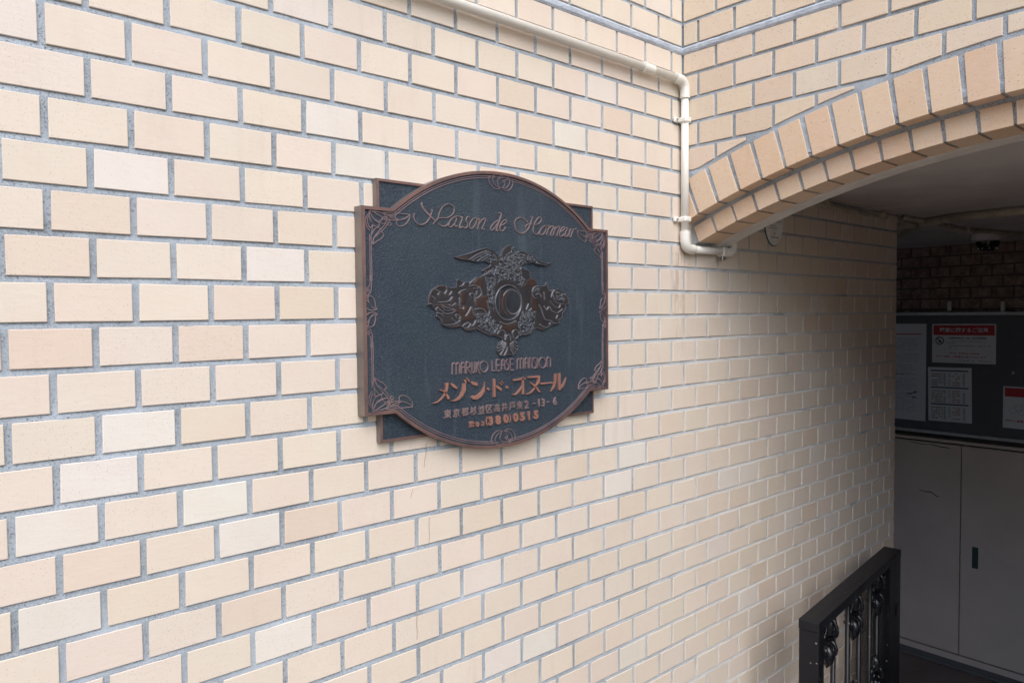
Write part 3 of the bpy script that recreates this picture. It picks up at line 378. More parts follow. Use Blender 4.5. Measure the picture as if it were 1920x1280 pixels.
def lay(parent, name, specs, xf, rz, vis, limit=300):
    """specs: (p0,p1,q0,q1,colour,poly or None); xf maps (p,y,q) to the world. The nearest in view are parts, the rest one field."""
    scored = []
    for s in specs:
        c = xf((s[0]+s[1])/2, 0, (s[2]+s[3])/2); pr = project(c)
        ok = pr and -70 < pr[0] < 1990 and -50 < pr[1] < 1330 and vis(*c)
        a = 0
        if ok:
            e0 = project(xf(s[0], 0, s[2])); e1 = project(xf(s[1], 0, s[3]))
            if e0 and e1: a = abs(e0[0]-e1[0])*abs(e0[1]-e1[1]) + 1e-6
        scored.append((a, s))
    scored.sort(key=lambda t: -t[0])
    parts = [s for a, s in scored[:limit] if a > 0]; rest = [s for a, s in scored if a <= 0] + [s for a, s in scored[limit:] if a > 0]
    r = random.Random(11)
    for s in parts:
        p0, p1, q0, q1, col, poly = s
        cp, cq = (p0+p1)/2, (q0+q1)/2
        if poly is None:
            o = bpy.data.objects.new('tile', tile_mesh(p1-p0, q1-q0, r.randrange(6)))
        else:
            bm = bmesh.new(); tile_bm(bm, [(p-cp, q-cq) for p, q in poly]); bmesh.ops.recalc_face_normals(bm, faces=bm.faces)
            me = bpy.data.meshes.new('tile'); bm.to_mesh(me); bm.free(); me.materials.append(M['tile']); o = bpy.data.objects.new('tile', me)
        o.color = col; link(o, parent); o.location = xf(cp, -(r.random()-.4)*.0007, cq)
        o.rotation_euler = (0, (r.random()-.5)*.010, rz+(r.random()-.5)*.006)
    bm = bmesh.new(); lay_ = bm.loops.layers.float_color.new('tone')
    for s in rest:
        p0, p1, q0, q1, col, poly = s
        fs = tile_bm(bm, poly or [(p0, q0), (p1, q0), (p1, q1), (p0, q1)], xf=xf)
        for f in fs:
            for l in f.loops: l[lay_] = col
    if rest: tag(bobj(name, bm, M['tile_many'], parent), kind='stuff')
    else: bm.free()

JV, JH = 0.0098, 0.0095           # joint widths
rt = random.Random(5)
PALE = {(2.5, 6), (3.5, 2), (4.5-.5, 3), (0, 11), (1.5, 12), (2, 13), (10.5, 14), (7, 19), (8, 19), (11, 13), (2.5, 16), (9, 1), (.5, 10), (.5, 4)}
ORNG = {(-.5, 8), (9, 3), (3, 13), (7, 3), (10.5, 0)}
wall = thing('tiled_wall', 'long cream and peach tiled wall running from the left into the passage, carrying the dark plaque', 'wall', (0, 0, 0))
box('mortar', -6.0, XEND, 0.0, .22, ZF, 2.2, M['mortar'], wall)
specs = []
def row_rects(z0, z1, half, xa, xb, clipc, key):
    k = math.floor(xa/P)-1
    while True:
        u = k+(.5 if half else 0); k += 1
        x0 = u*P+JV/2; x1 = (u+1)*P-JV/2
        if x0 > xb-.004: break
        if x1 < xa: continue
        x0 = max(x0, xa); x1 = min(x1, xb)
        if clipc:
            if x0 > XC-.02: break
            x1 = min(x1, XC-.007)
        if x1-x0 < .008: continue
        specs.append((x0, x1, z0, z1, tone(rt, (u, key) in PALE, (u, key) in ORNG), None))
for v in range(-3, 40):
    z1 = -(v-1)*RH-JH/2; z0 = -v*RH+JH/2
    if v == -3: z1 = ZB0-.001
    if z1 < ZF: break
    row_rects(z0, z1, v % 2 == 0, -5.9, XEND-.001, z0 > -.262, v)
    if z0 > -.262 and z0 < ZCEIL:      # the same courses carry on behind the arch
        n0 = len(specs); k = 13
        while True:
            u = k+(.5 if v % 2 == 0 else 0); k += 1
            x0 = max(u*P+JV/2, 1.79); x1 = min((u+1)*P-JV/2, XEND-.001)
            if u*P > XEND-.01: break
            if x1-x0 > .01: specs.append((x0, x1, z0, z1, tone(rt), None))
for n in range(0, 27):
    z0 = ZB1+.004+n*RH; row_rects(z0, z0+RH-JH, n % 2 == 0, -5.9, XC-.006, True, -100-n)
def vis_a(x, y, z):
    px, pz = x-.869, z+.4655
    if abs(px) < .28 and abs(pz) < .22: return False
    if x > 1.6 and z > -.14 and x < 2.2: return False
    return True
lay(wall, 'tile_field', specs, lambda p, y, q: (p, y, q), 0.0, vis_a)
# free end of the wall: corner tiles
specs = []
for v in range(1, 40):
    z1 = -(v-1)*RH-JH/2; z0 = -v*RH+JH/2
    if z1 < ZF: break
    y0 = .002
    while y0 < .2:
        y1 = min(y0+.108, .215); specs.append((y0, y1, z0, z1, tone(rt), None)); y0 = y1+JV
lay(wall, 'tile_field', specs, lambda p, y, q: (XEND-y, p, q), 0, lambda *a: False)
# sealant line
def band_obj(name, A, B, axis, parent):
    bm = bmesh.new(); r = random.Random(3); n = 260; rings = []
    for i in range(n+1):
        t = A+(B-A)*i/n; j = lambda a=.0012: (r.random()-.5)*a
        prof = [(0.001, ZB0-.001), (-.004, ZB0+.0005+j()), (-.0075+j(), ZB0+.006+j()), (-.008+j(), ZB1-.006+j()), (-.0045, ZB1-.0005+j()), (0.001, ZB1+.001)]
        rings.append([bm.verts.new((t, y, z) if axis == 'x' else (XC+y, t, z)) for y, z in prof])
    for a, b in zip(rings[:-1], rings[1:]):
        for j in range(5): bm.faces.new((a[j], a[j+1], b[j+1], b[j]))
    return bobj(name, bm, M['band'], parent)
band_obj('sealant_line', -5.9, XC-.002, 'x', wall)
# hairline stains
for L in ([(.6749, -.745), (.6744, -.765), (.6700, -.785), (.6693, -.796)], [(.6805, -.905), (.6795, -.925), (.6800, -.945), (.6785, -.962)], [(.6465, -1.10), (.6448, -1.125), (.6455, -1.145), (.6447, -1.16)],
          [(.640, -.838), (.636, -.848), (.6345, -.856)]):
    bm = bmesh.new(); add_stroke(bm, L, .0014, -.0049, .0004, 4); bobj('hairline_crack', bm, M['crack'], wall)

# ------------------------------------------------------------------ arch wall
arch = thing('arch_wall', 'tiled cross wall with a segmental tiled arch over the dark passage, upper right', 'wall')
def opening_solid(bm, x0, x1, c, dz, ytop=.0, ybot=-3.2, ztop=2.2):
    pts = []
    hw = min(.955, math.sqrt(max(0, (c[2]+dz)**2-(ZSP-c[1])**2)))
    yl, yr = YC+hw, YC-hw
    yl = min(yl, -.004)
    n = 40
    pts = [(0.0, ztop), (0.0, circ_z(c, -.004, dz))]
    for i in range(n+1):
        y = -.004+(yr+.004)*i/n; pts.append((y, circ_z(c, y, dz)))
    pts += [(yr, ZF), (ybot, ZF), (ybot, ztop)]
    add_prism(bm, pts, 'x', x0, x1)
ZSP = -.29
bm = bmesh.new(); opening_solid(bm, XC, 1.6295, CIR_OL, .004)
bobj('mortar', bm, M['mortar'], arch)
bm = bmesh.new(); opening_solid(bm, 1.6295, 1.724, CIR_IL, .004)
bobj('mortar', bm, M['mortar'], arch)
bm = bmesh.new(); opening_solid(bm, 1.724, 1.786, CIR_IL, -.002)
bobj('plaster_soffit', bm, M['plaster'], arch)
band_obj('sealant_line', -.004, -3.1, 'y', arch)
specs = []
PB = P*.977
def arch_row(z0, z1, half, col=None):
    k = -1
    while True:
        u = k+(.5 if half else 0); k += 1
        w0 = max(u*PB+JV/2, .0095); w1 = (u+1)*PB-JV/2
        if w0 > 3.1: break
        if w1 < .02: continue
        w1 = min(w1, 3.1)
        ya, yb = -w0, -w1
        bot = lambda y: circ_z(CIR_OU, y, .010) if y > -1.95 else -99
        if z0 < -.1 and (ya+yb)/2 > -1.95: continue
        if max(bot(ya), bot(yb), bot((ya+yb)/2)) <= z0: specs.append((w0, w1, z0, z1, tone(rt), None)); continue
        ss = [(w0+(w1-w0)*i/6) for i in range(7)]
        low = [max(z0, bot(-s)) for s in ss]
        keep = [(s, l) for s, l in zip(ss, low) if l < z1-.004]
        if len(keep) < 3: continue
        poly = [(s, l) for s, l in keep]+[(keep[-1][0], z1), (keep[0][0], z1)]
        specs.append((keep[0][0], keep[-1][0], min(l for s, l in keep), z1, tone(rt), poly))
for v in range(-3, 40):
    z1 = -(v-1)*RH-JH/2; z0 = -v*RH+JH/2
    if v == -3: z1 = ZB0-.001
    if z1 < ZG: break
    arch_row(z0, z1, v % 2 == 0)
for n in range(0, 27):
    z0 = ZB1+.004+n*RH; arch_row(z0, z0+RH-JH, n % 2 == 0)
specs = [(a, b_, c_, d_, (e[0]*.97, e[1]*.92, e[2]*.84, 1), f) for a, b_, c_, d_, e, f in specs]
lay(arch, 'tile_field', specs, lambda p, y, q: (XC+y, -p, q), -math.pi/2, lambda *a: True)
# rings of header tiles round the arch
def on_circle(c, th, d=0.0):
    y0, z0 = YC, -2.45; s, k = math.sin(th), math.cos(th)
    A = (y0-c[0])*s+(z0-c[1])*k; B = (y0-c[0])**2+(z0-c[1])**2-(c[2]+d)**2
    r = -A+math.sqrt(A*A-B); return y0+r*s, z0+r*k
def header(name, x0, x1, c_lo, c_hi, th, wid, hi_gap, bev):
    bev = .0008; wid += (rt.random()-.5)*.0016; th += (rt.random()-.5)*.0008
    y, z = on_circle(c_lo, th); y2, z2 = on_circle(c_hi, th, -hi_gap); h = math.hypot(y2-y, z2-z)
    bm = bmesh.new(); add_box(bm, x0-x0, x1-x0, -wid/2, wid/2, 0, h, bev)
    o = bobj(name, bm, M['tile'], arch); o.location = (x0, y, z); o.rotation_euler = (-th, 0, 0); o.color = tone(random.Random(rt.randrange(999)), False, True) if rt.random() < .5 else (.71, .62, .525, 1)
    if True: o.color = tuple(c*k for c, k in zip(o.color, (.96, .84, .70, 1)))
    return o
t0 = math.radians(7.07); st = math.radians(1.645)
for n in range(-19, 10):
    th = t0+st*(n+.5)
    if abs(math.degrees(th)) < 23.4: header('arch_tile', XC-.0050, 1.6295+.004, CIR_OL, CIR_OU, th, .0605, .003, .0015)
t0 = math.radians(6.84); st = math.radians(1.637)
for n in range(-19, 11):
    th = t0+st*(n+.5)
    if abs(math.degrees(th)) < 23.6: header('arch_tile', 1.6295-.0055, 1.7225, CIR_IL, CIR_IU, th, .0600, .002, .0015)

# hand-struck joints: the mortar falls back under each course and fills up to the top edge of the course below, unevenly
def joint_sheet(parent, xf, a, b, zlo, zhi, keep, seed):
    rs = np.random.RandomState(seed)
    zl = []
    for v in range(-2, 40):
        zc = -v*RH; zl += [(zc-JH*.52, 3.5, 1), (zc-JH*.1, 2.5, 1), (zc+JH*.5, .7, 1)]+[(zc+JH*.5+(RH-JH)*k/5, 1.6, 0) for k in (1, 2, 3, 4)]
    for n in range(1, 27):
        zc = ZB1+.004+n*RH-JH/2; zl += [(zc-JH*.52, 3.5, 1), (zc-JH*.1, 2.5, 1), (zc+JH*.5, .7, 1)]+[(zc+JH*.5+(RH-JH)*k/5, 1.6, 0) for k in (1, 2, 3, 4)]
    zl = sorted(t for t in zl if zlo < t[0] < zhi); xs_ = np.arange(a, b, .0055)
    def vn(wx, wz):
        gx_ = rs.uniform(-1, 1, (int((zhi-zlo)/wz)+3, int((b-a)/wx)+3)); X_ = (xs_-a)/wx; Z_ = (np.array([t[0] for t in zl])-zlo)/wz
        i = X_.astype(int); j = Z_.astype(int); fx = X_-i; fz = Z_-j; fx = fx*fx*(3-2*fx); fz = fz*fz*(3-2*fz)
        A_ = gx_[j][:, i]; B_ = gx_[j][:, i+1]; C__ = gx_[j+1][:, i]; D_ = gx_[j+1][:, i+1]
        return (A_*(1-fx)+B_*fx)*(1-fz)[:, None]+(C__*(1-fx)+D_*fx)*fz[:, None]
    d = np.array([t[1] for t in zl])[:, None]+.55*vn(.16, .09)+.45*vn(.035, .03)+.40*vn(.011, .012)
    d = np.clip(d, .25, 4.1)/1000
    V = []; nx_ = len(xs_)
    for j, (z, _, _k) in enumerate(zl):
        for i, x in enumerate(xs_): V.append(xf(x, -float(d[j, i]), z))
    F = []
    for j in range(len(zl)-1):
        if zl[j+1][0]-zl[j][0] > .03: continue
        for i in range(nx_-1):
            if keep(xs_[i]+.003, (zl[j][0]+zl[j+1][0])/2): k = j*nx_+i; F.append((k, k+1, k+nx_+1, k+nx_))
    me = bpy.data.meshes.new('joint_mortar'); me.from_pydata(V, [], F); me.materials.append(M['mortar']); me.update()
    for p_ in me.polygons: p_.use_smooth = True
    link(bpy.data.objects.new('joint_mortar', me), parent)
joint_sheet(wall, lambda p, y, q: (p, y, q), -.75, XEND-.002, -1.80, .75, lambda x, z: (x < XC-.001 or z < -.28 or (x > 1.79 and z < ZCEIL)), 1)
joint_sheet(arch, lambda p, y, q: (XC+y, -p, q), .004, 1.6, -.28, .75, lambda p, z: z > circ_z(CIR_OL, -p)+.012, 2)

# ------------------------------------------------------------------ the far end of the passage
back = thing('back_wall', 'unlit brown tiled wall at the far end of the passage above the notice board', 'wall')
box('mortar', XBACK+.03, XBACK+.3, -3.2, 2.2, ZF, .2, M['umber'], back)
specs = []
for v in range(0, 8):
    z1 = -.062-v*RH; z0 = z1-RH+JH
    k = 0
    while True:
        p0 = -1.6+(k+(.5 if v % 2 else 0))*P; k += 1
        if p0 > 1.6: break
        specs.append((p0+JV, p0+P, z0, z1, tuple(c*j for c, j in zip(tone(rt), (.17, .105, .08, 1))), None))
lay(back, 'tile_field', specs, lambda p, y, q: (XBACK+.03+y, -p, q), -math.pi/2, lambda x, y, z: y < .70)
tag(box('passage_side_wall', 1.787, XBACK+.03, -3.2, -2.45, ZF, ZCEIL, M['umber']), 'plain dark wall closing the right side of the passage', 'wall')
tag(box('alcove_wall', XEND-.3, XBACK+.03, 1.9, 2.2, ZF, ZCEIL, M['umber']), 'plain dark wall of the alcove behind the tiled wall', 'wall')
# ------------------------------------------------------------------ plaque
PX, PZ = .869, -.4655
plq = thing('bronze_plaque', 'dark slate blue bronze name plaque with copper edges, eagle crest and raised lettering', 'plaque', (PX, 0, PZ))
FY, RY = -.0310, -.0342       # sunken field and rim height of the front plate
def outline(off, n=36):
    W, H, R, T = 355-off, 204-off, 441-off, 309.
    cz = T-441.; xs = math.sqrt(R*R-(H-cz)**2); a = math.atan2(xs, H-cz)
    up = [(W, H)]+[(R*math.sin(a-2*a*i/n), cz+R*math.cos(a-2*a*i/n)) for i in range(n+1)]+[(-W, H)]
    dn = [(-x, -z) for x, z in up]
    return [(x/1000, z/1000) for x, z in up+dn]
def frame_mesh(name, o0, o1, ytop, ybase, mat, parent):
    n = len(o0); V = [(x, ybase, z) for x, z in o0]+[(x, ytop, z) for x, z in o0]+[(x, ytop, z) for x, z in o1]+[(x, ybase, z) for x, z in o1]; F = []
    for i in range(n):
        j = (i+1) % n
        for k in range(3): F.append((k*n+i, k*n+j, (k+1)*n+j, (k+1)*n+i))
        F.append((3*n+i, 3*n+j, j, i))
    return mobj(name, V, F, mat, parent)
# rear plate
def rect(hw, hh): return [(hw, hh), (-hw, hh), (-hw, -hh), (hw, -hh)]
bm = bmesh.new(); add_prism(bm, rect(.3125, .2615), 'y', -.0175, .0005); bobj('rear_plate', bm, M['slate'], plq)
frame_mesh('rear_rim', rect(.3135, .2625), rect(.3085, .2575), -.0205, -.0035, M['rim'], plq)
bm = bmesh.new(); add_prism(bm, rect(.3140, .2630), 'y', -.0190, -.0002)
# skirt of the rear plate (brown sides)
for f in [f for f in bm.faces if abs(f.normal.y) > .5]: pass
bm.free()
sk = frame_mesh('rear_skirt', rect(.3142, .2632), rect(.3130, .2620), -.0192, -.0005, M['side'], plq)
bm = bmesh.new(); add_prism(bm, outline(1.2), 'y', FY, -.0006); bobj('front_plate', bm, M['slate'], plq)
frame_mesh('front_rim', outline(0), outline(6.2), RY, FY+.004, M['rim'], plq)
frame_mesh('front_skirt', outline(-.6), outline(.8), RY+.0022, -.0008, M['side'], plq)
mmv = lambda L: [(x/1000, z/1000) for x, z in L]
# border lines following the arcs, and the straight pairs down the sides
def arc_pts(off, x_end, s=1, n=30, xin=0):
    R = 441-off; cz = -132.; a0 = math.asin(x_end/R); a1 = math.asin(xin/R)
    return [(R*math.sin(a0+(a1-a0)*i/n)/1000, s*(cz+R*math.cos(a0+(a1-a0)*i/n))/1000) for i in range(n+1)]
for off, xe, xi in ((10.2, 281.5, 20), (14.5, 277.5, 30)):
    for s in (1, -1):
        for m_ in (1, -1):
            bm = bmesh.new(); add_stroke(bm, [(x*m_, z) for x, z in arc_pts(off, xe, s, 30, xi)], .0019, FY, .0014, 1); bobj('border_line', bm, M['line'], plq)
for m_ in (1, -1):
    for s in (1, -1):
        for x_, z_ in ((.3378, .149), (.3343, .135)):
            bm = bmesh.new(); add_stroke(bm, [(m_*x_, s*z_), (m_*x_, s*.060)], .0019, FY, .0014, 1); bobj('border_line', bm, M['line'], plq)
def ornament(name, strokes, mx, mz, wd=.0019, h=.0017):
    bm = bmesh.new()
    for L in strokes: add_stroke(bm, [(x*mx, z*mz) for x, z in mmv(L)], wd, FY, h, 3)
    return bobj(name, bm, M['line'], plq)
for mx in (1, -1):
    for mz in (1, -1): ornament('corner_ornament', CORNER, mx, mz)
zc = 15.0  # the half motif meets its mirror image here
half = []
zm = min(z for L in SIDE for x, z in L)
for L in SIDE: half.append([(x, z-zm+1.5) for x, z in L])
full = half+[[(x, -z) for x, z in L] for L in half]
for mx in (1, -1): ornament('side_ornament', full, mx, 1)
tx = sum(x for L in TOP for x, z in L)/sum(len(L) for L in TOP)
tops = [[(x-tx, z+1.0) for x, z in L] for L in TOP]
for mz in (1, -1): ornament('crest_ornament', tops, 1, mz)
for ch, L in TITLE:
    bm = bmesh.new()
    for wd, S in L:
        if len(S) == 2: S = [S[0], ((S[0][0]+S[1][0])/2, (S[0][1]+S[1][1])/2), S[1]]
        add_stroke(bm, mmv(S), wd/1000, FY, .0022, 4, .5, taper=(wd > 4))
    bobj('letter', bm, M['title'], plq)
for ch, L in CAPS:
    bm = bmesh.new()
    for S in L: add_stroke(bm, mmv(S), .0027, FY, .0030, 3 if len(S) > 3 else 1, .6)
    bobj('letter', bm, M['line'], plq)
for L in KANA:
    bm = bmesh.new()
    for S in L:
        S = mmv(S); n = len(S); cx = sum(p[0] for p in S)/n; cz_ = sum(p[1] for p in S)/n
        a = sum(S[i-1][0]*S[i][1]-S[i][0]*S[i-1][1] for i in range(n))
        A = [bm.verts.new((x, FY+.0005, z)) for x, z in S]; T = []
        for i in range(n):
            p, q, r_ = Vector(S[i-1]), Vector(S[i]), Vector(S[(i+1) % n]); e1 = (q-p).normalized(); e2 = (r_-q).normalized()
            nn = Vector((-e1.y, e1.x))+Vector((-e2.y, e2.x)); nn = nn*(1/max(.8, 1+(Vector((-e1.y, e1.x))).dot(Vector((-e2.y, e2.x)))))
            if a < 0: nn = -nn
            v = q+nn*.0005; T.append(bm.verts.new((v.x, FY-.0036, v.y)))
        bm.faces.new(T)
        for i in range(n): bm.faces.new((A[i], A[(i+1) % n], T[(i+1) % n], T[i]))
    bobj('letter', bm, M['letter'], plq)
# printed type from Blender's built-in face, turned into raised meshes
def glyph_mesh(ch, bold, depth, bev=0.0):
    cu = bpy.data.curves.new('glyph', 'FONT'); cu.body = ch; cu.size = 1.0; cu.extrude = depth; cu.offset = bold; cu.resolution_u = 3
    cu.bevel_depth = bev; cu.bevel_resolution = 0
    o = bpy.data.objects.new('glyph', cu); C.objects.link(o)
    dg = bpy.context.evaluated_depsgraph_get(); dg.update()
    me = bpy.data.meshes.new_from_object(o.evaluated_get(dg)); bpy.data.objects.remove(o); bpy.data.curves.remove(cu)
    return me
def letter(ch, cx, cz, h, mat, bold=.0, wscale=1.0, hgt=.0026, full=False, ink=None):
    me = glyph_mesh(ch, bold, .5)
    if len(me.vertices) == 0: return None
    co = np.array([v.co[:] for v in me.vertices]); lo = co.min(0); hi = co.max(0)
    s = h if full else h/(hi[1]-lo[1])
    for v in me.vertices:
        x = (v.co.x-(lo[0]+hi[0])/2)*s*wscale; z = (v.co.y-(lo[1]+hi[1])/2)*s if not full else (v.co.y-.38)*s
        front = v.co.z > 0
        v.co = Vector((cx+x, FY+.0004 if not front else FY-hgt, cz+z))
    me.materials.clear(); me.materials.append(mat)
    bm = bmesh.new(); bm.from_mesh(me); bmesh.ops.recalc_face_normals(bm, faces=bm.faces); bm.to_mesh(me); bm.free()
    o = bpy.data.objects.new('letter', me); link(o, plq); return o
for ch, x, z, h in ADDR:
    k = .9 if ord(ch) < 256 else 1.0
    if ch == '−':
        bm = bmesh.new(); add_stroke(bm, [(x/1000-.005, z/1000), (x/1000+.005, z/1000)], .0026, FY, .0026, 1, .8); bobj('letter', bm, M['line'], plq); continue
    letter(ch, x/1000, -.2185, .0185 if ord(ch) > 256 else .0195, M['title'], .014 if ord(ch) > 256 else .03, .98 if ord(ch) > 256 else 1.0)
for ch, x, z, h in PHONE:
    if ch == '☎':
        # small telephone mark
        bm = bmesh.new(); cx, cz_ = x/1000, -.2485
        add_stroke(bm, [(cx-.0062, cz_+.0028), (cx-.004, cz_+.0058), (cx+.004, cz_+.0058), (cx+.0062, cz_+.0028)], .0032, FY, .0028, 3, .7)
        add_stroke(bm, [(cx-.003, cz_+.003), (cx-.0062, cz_-.004), (cx+.0062, cz_-.004), (cx+.003, cz_+.003), (cx-.003, cz_+.003)], .0026, FY, .0028, 1, .7)
        add_stroke(bm, smooth_line([(cx-.0017, cz_-.001), (cx, cz_+.0007), (cx+.0017, cz_-.001), (cx, cz_-.0027), (cx-.0017, cz_-.001)], 3), .0013, FY, .0028, 1, .7)
        bobj('letter', bm, M['letter'], plq); continue
    big = h > 15
    letter(ch, x/1000, -.2455 if big else -.2492, .0205 if big else .0115, M['letter'], .06 if ch not in '()' else .02, 1.12 if ch in '0358' else 1.0, .0032)
# crest: a cast relief, one closed sheet of real height
def seg_dist(X, Z, L, closed=False):
    d = np.full(X.shape, 1e9)
    pts = L+[L[0]] if closed else L
    for (x0, z0), (x1, z1) in zip(pts[:-1], pts[1:]):
        dx, dz = x1-x0, z1-z0; q = dx*dx+dz*dz+1e-9
        t = np.clip(((X-x0)*dx+(Z-z0)*dz)/q, 0, 1); d = np.minimum(d, np.hypot(X-x0-t*dx, Z-z0-t*dz))
    return d
def inside(X, Z, L):
    r = np.zeros(X.shape, bool); n = len(L)
    for i in range(n):
        x0, z0 = L[i-1]; x1, z1 = L[i]
        if z0 == z1: continue
        c = ((z0 > Z) != (z1 > Z)) & (X < (x1-x0)*(Z-z0)/(z1-z0)+x0); r ^= c
    return r
def sst(x): x = np.clip(x, 0, 1); return x*x*(3-2*x)
xs = [p[0] for p in SIL]; zs = [p[1] for p in SIL]; g = .95
gx = np.arange(min(xs)-3, max(xs)+3, g); gz = np.arange(min(zs)-3, max(zs)+3, g)
X, Z = np.meshgrid(gx, gz)
dS = seg_dist(X, Z, SIL, True); ins = inside(X, Z, SIL); sd = np.where(ins, dS, -dS)
H = 4.4*sst((sd+.5)/2.6)
H += 1.0*np.exp(-((sd-1.6)/1.2)**2)*(sd > 0)
core = sst(sd/3)
wear = 0.55*np.exp(-((sd-1.3)/1.0)**2); cop_ = np.zeros(X.shape)
for L in RID:
    d = seg_dist(X, Z, smooth_line(L, 2)); e = np.exp(-(d/1.15)**2); H += 2.2*e*core; wear = np.maximum(wear, .9*e*core)
    d2 = np.exp(-((d-2.6)/1.5)**2); H -= .5*d2*core
for L in COP:
    m_ = inside(X, Z, L); d = seg_dist(X, Z, L, True); k = sst(np.where(m_, d, -d)/5.0+.4); H += .7*k*core; cop_ = np.maximum(cop_, k)
rg = np.random.RandomState(4)
cop_ = np.maximum(cop_, .32*core)
ci = np.zeros(X.shape)
for L in GRAIN:
    m_ = inside(X, Z, L); d = seg_dist(X, Z, L, True); k = sst(np.where(m_, d, 0)/3.0)
    lx = [p[0] for p in L]; lz = [p[1] for p in L]; area = (max(lx)-min(lx))*(max(lz)-min(lz)); nn = int(area/17)
    bx = rg.uniform(min(lx), max(lx), nn); bz = rg.uniform(min(lz), max(lz), nn); bb = np.zeros(X.shape)
    for a, b in zip(bx, bz):
        i0 = max(0, int((a-5-gx[0])/g)); i1 = int((a+5-gx[0])/g)+1; j0 = max(0, int((b-5-gz[0])/g)); j1 = int((b+5-gz[0])/g)+1
        r_ = rg.uniform(1.4, 2.6); dd = np.hypot(X[j0:j1, i0:i1]-a, Z[j0:j1, i0:i1]-b)
        bb[j0:j1, i0:i1] = np.maximum(bb[j0:j1, i0:i1], np.exp(-((dd-r_*.6)/(r_*.5))**2))
    H += (1.9*bb-.6)*k*core; cop_ = cop_*(1-.8*k); wear = np.maximum(wear, .32*bb*k*core)
# the round shield with the bar and ring
oc, ic = RING['oc'], RING['ic']
shx, shz = (RING['orx'][0][0]+RING['orx'][1][0])/2, (RING['orx'][2][1]+RING['orx'][3][1])/2
orx, orz = abs(RING['orx'][1][0]-RING['orx'][0][0])/2, abs(RING['orx'][2][1]-RING['orx'][3][1])/2
ihx, ihz = (RING['irx'][0][0]+RING['irx'][1][0])/2, (RING['irx'][2][1]+RING['irx'][3][1])/2
irx, irz = abs(RING['irx'][1][0]-RING['irx'][0][0])/2, abs(RING['irx'][2][1]-RING['irx'][3][1])/2
SH = [p for p in RID if len(p) == 29][0]; sx = sum(p[0] for p in SH)/29; sz = sum(p[1] for p in SH)/29; srx = (max(p[0] for p in SH)-min(p[0] for p in SH))/2; srz = (max(p[1] for p in SH)-min(p[1] for p in SH))/2
rs = np.hypot((X-sx)/srx, (Z-sz)/srz); disk = sst((1.0-rs)*8)
ro = np.hypot((X-shx)/orx, (Z-shz)/orz); ri = np.hypot((X-ihx)/irx, (Z-ihz)/irz)
bx0 = min(p[0] for p in RING['bar']); bx1 = max(p[0] for p in RING['bar']); bz0 = min(p[1] for p in RING['bar']); bz1 = max(p[1] for p in RING['bar'])
bar = sst((np.minimum(np.minimum(X-bx0, bx1-X), np.minimum(Z-bz0, bz1-Z)))/1.0+.5)
ringm = sst((1-ro)*16+.3)*sst((ri-1)*16+.3)
flat = 3.2+1.9*np.maximum(bar, ringm)
H = H*(1-disk)+flat*disk
edge = np.exp(-((ri-1)/.05)**2)+np.exp(-((ro-1)/.04)**2)*.6
wear = wear*(1-disk)+np.clip(edge, 0, 1)*.8*disk; cop_ = cop_*(1-disk)+np.maximum(bar, ringm)*disk*.8
H += rg.normal(0, .05, X.shape)*core
keep = sd > -1.4; idx = -np.ones(X.shape, int); verts = []; at = []
cellk = keep[:-1, :-1] & keep[1:, :-1] & keep[:-1, 1:] & keep[1:, 1:]
use = np.zeros(X.shape, bool); use[:-1, :-1] |= cellk; use[1:, :-1] |= cellk; use[:-1, 1:] |= cellk; use[1:, 1:] |= cellk
idx[use] = np.arange(use.sum())
verts = np.stack([X[use]/1000, FY+.0006-np.maximum(H[use], 0)/1000, Z[use]/1000], 1)
jj, ii = np.nonzero(cellk)
faces = np.stack([idx[jj, ii], idx[jj, ii+1], idx[jj+1, ii+1], idx[jj+1, ii]], 1)
me = bpy.data.meshes.new('eagle_crest'); me.from_pydata(verts.tolist(), [], faces.tolist())
ca = me.color_attributes.new('wear', 'FLOAT_COLOR', 'POINT')
cc = np.ones((use.sum(), 4), np.float32); cc[:, 0] = np.clip(cop_[use], 0, 1); cc[:, 1] = np.clip(wear[use], 0, 1); cc[:, 2] = 0
ca.data.foreach_set('color', cc.ravel()); me.materials.append(M['emblem'])
me.update(); link(bpy.data.objects.new('eagle_crest', me), plq)

# ------------------------------------------------------------------ conduit
pipe = thing('conduit_pipe', 'cream painted pipe running over the plaque, down the corner and under the arch', 'pipe')
R0 = .0112; YP = -.0225; PXV = 1.5715; PZB = -.2900; PXR = 1.820; PZT = .1878
A1 = (-1.2, YP, PZT+.0025); A2 = (PXV, YP, PZT); A3 = (PXV, YP, PZB); A4 = (PXR, YP, PZB); A5 = (PXR, YP, -.0860); A6 = (3.40, YP, -.0860)
tube('pipe_length', [A1, (1.53, YP, PZT)], R0, M['pvc'], pipe)
tube('pipe_length', [(PXV, YP, .14), (PXV, YP, -.25)], R0, M['pvc'], pipe)
tube('pipe_length', [(1.61, YP, PZB), (1.785, YP, PZB)], R0, M['pvc'], pipe)
tube('pipe_length', [(PXR, YP, PZB+.04), (PXR, YP, -.120)], R0, M['pvc'], pipe)
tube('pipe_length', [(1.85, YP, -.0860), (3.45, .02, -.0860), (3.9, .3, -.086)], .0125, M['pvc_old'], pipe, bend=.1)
def elbow(a, b, c, d=.030, r=.0142, mat='pvc'):
    a, b, c = Vector(a), Vector(b), Vector(c)
    s = b+(a-b).normalized()*(d+.012); e = b+(c-b).normalized()*(d+.012)
    o = tube('elbow', [s, b, e], r, M[mat], pipe, 16, bend=d); sharp(o)
    return o
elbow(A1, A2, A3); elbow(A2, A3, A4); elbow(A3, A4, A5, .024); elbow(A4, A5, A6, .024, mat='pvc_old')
def collar(a, b, r=.0132, mat='pvc', name='coupling'):
    o = tube(name, [a, b], r, M[mat], pipe, 18); return sharp(o)
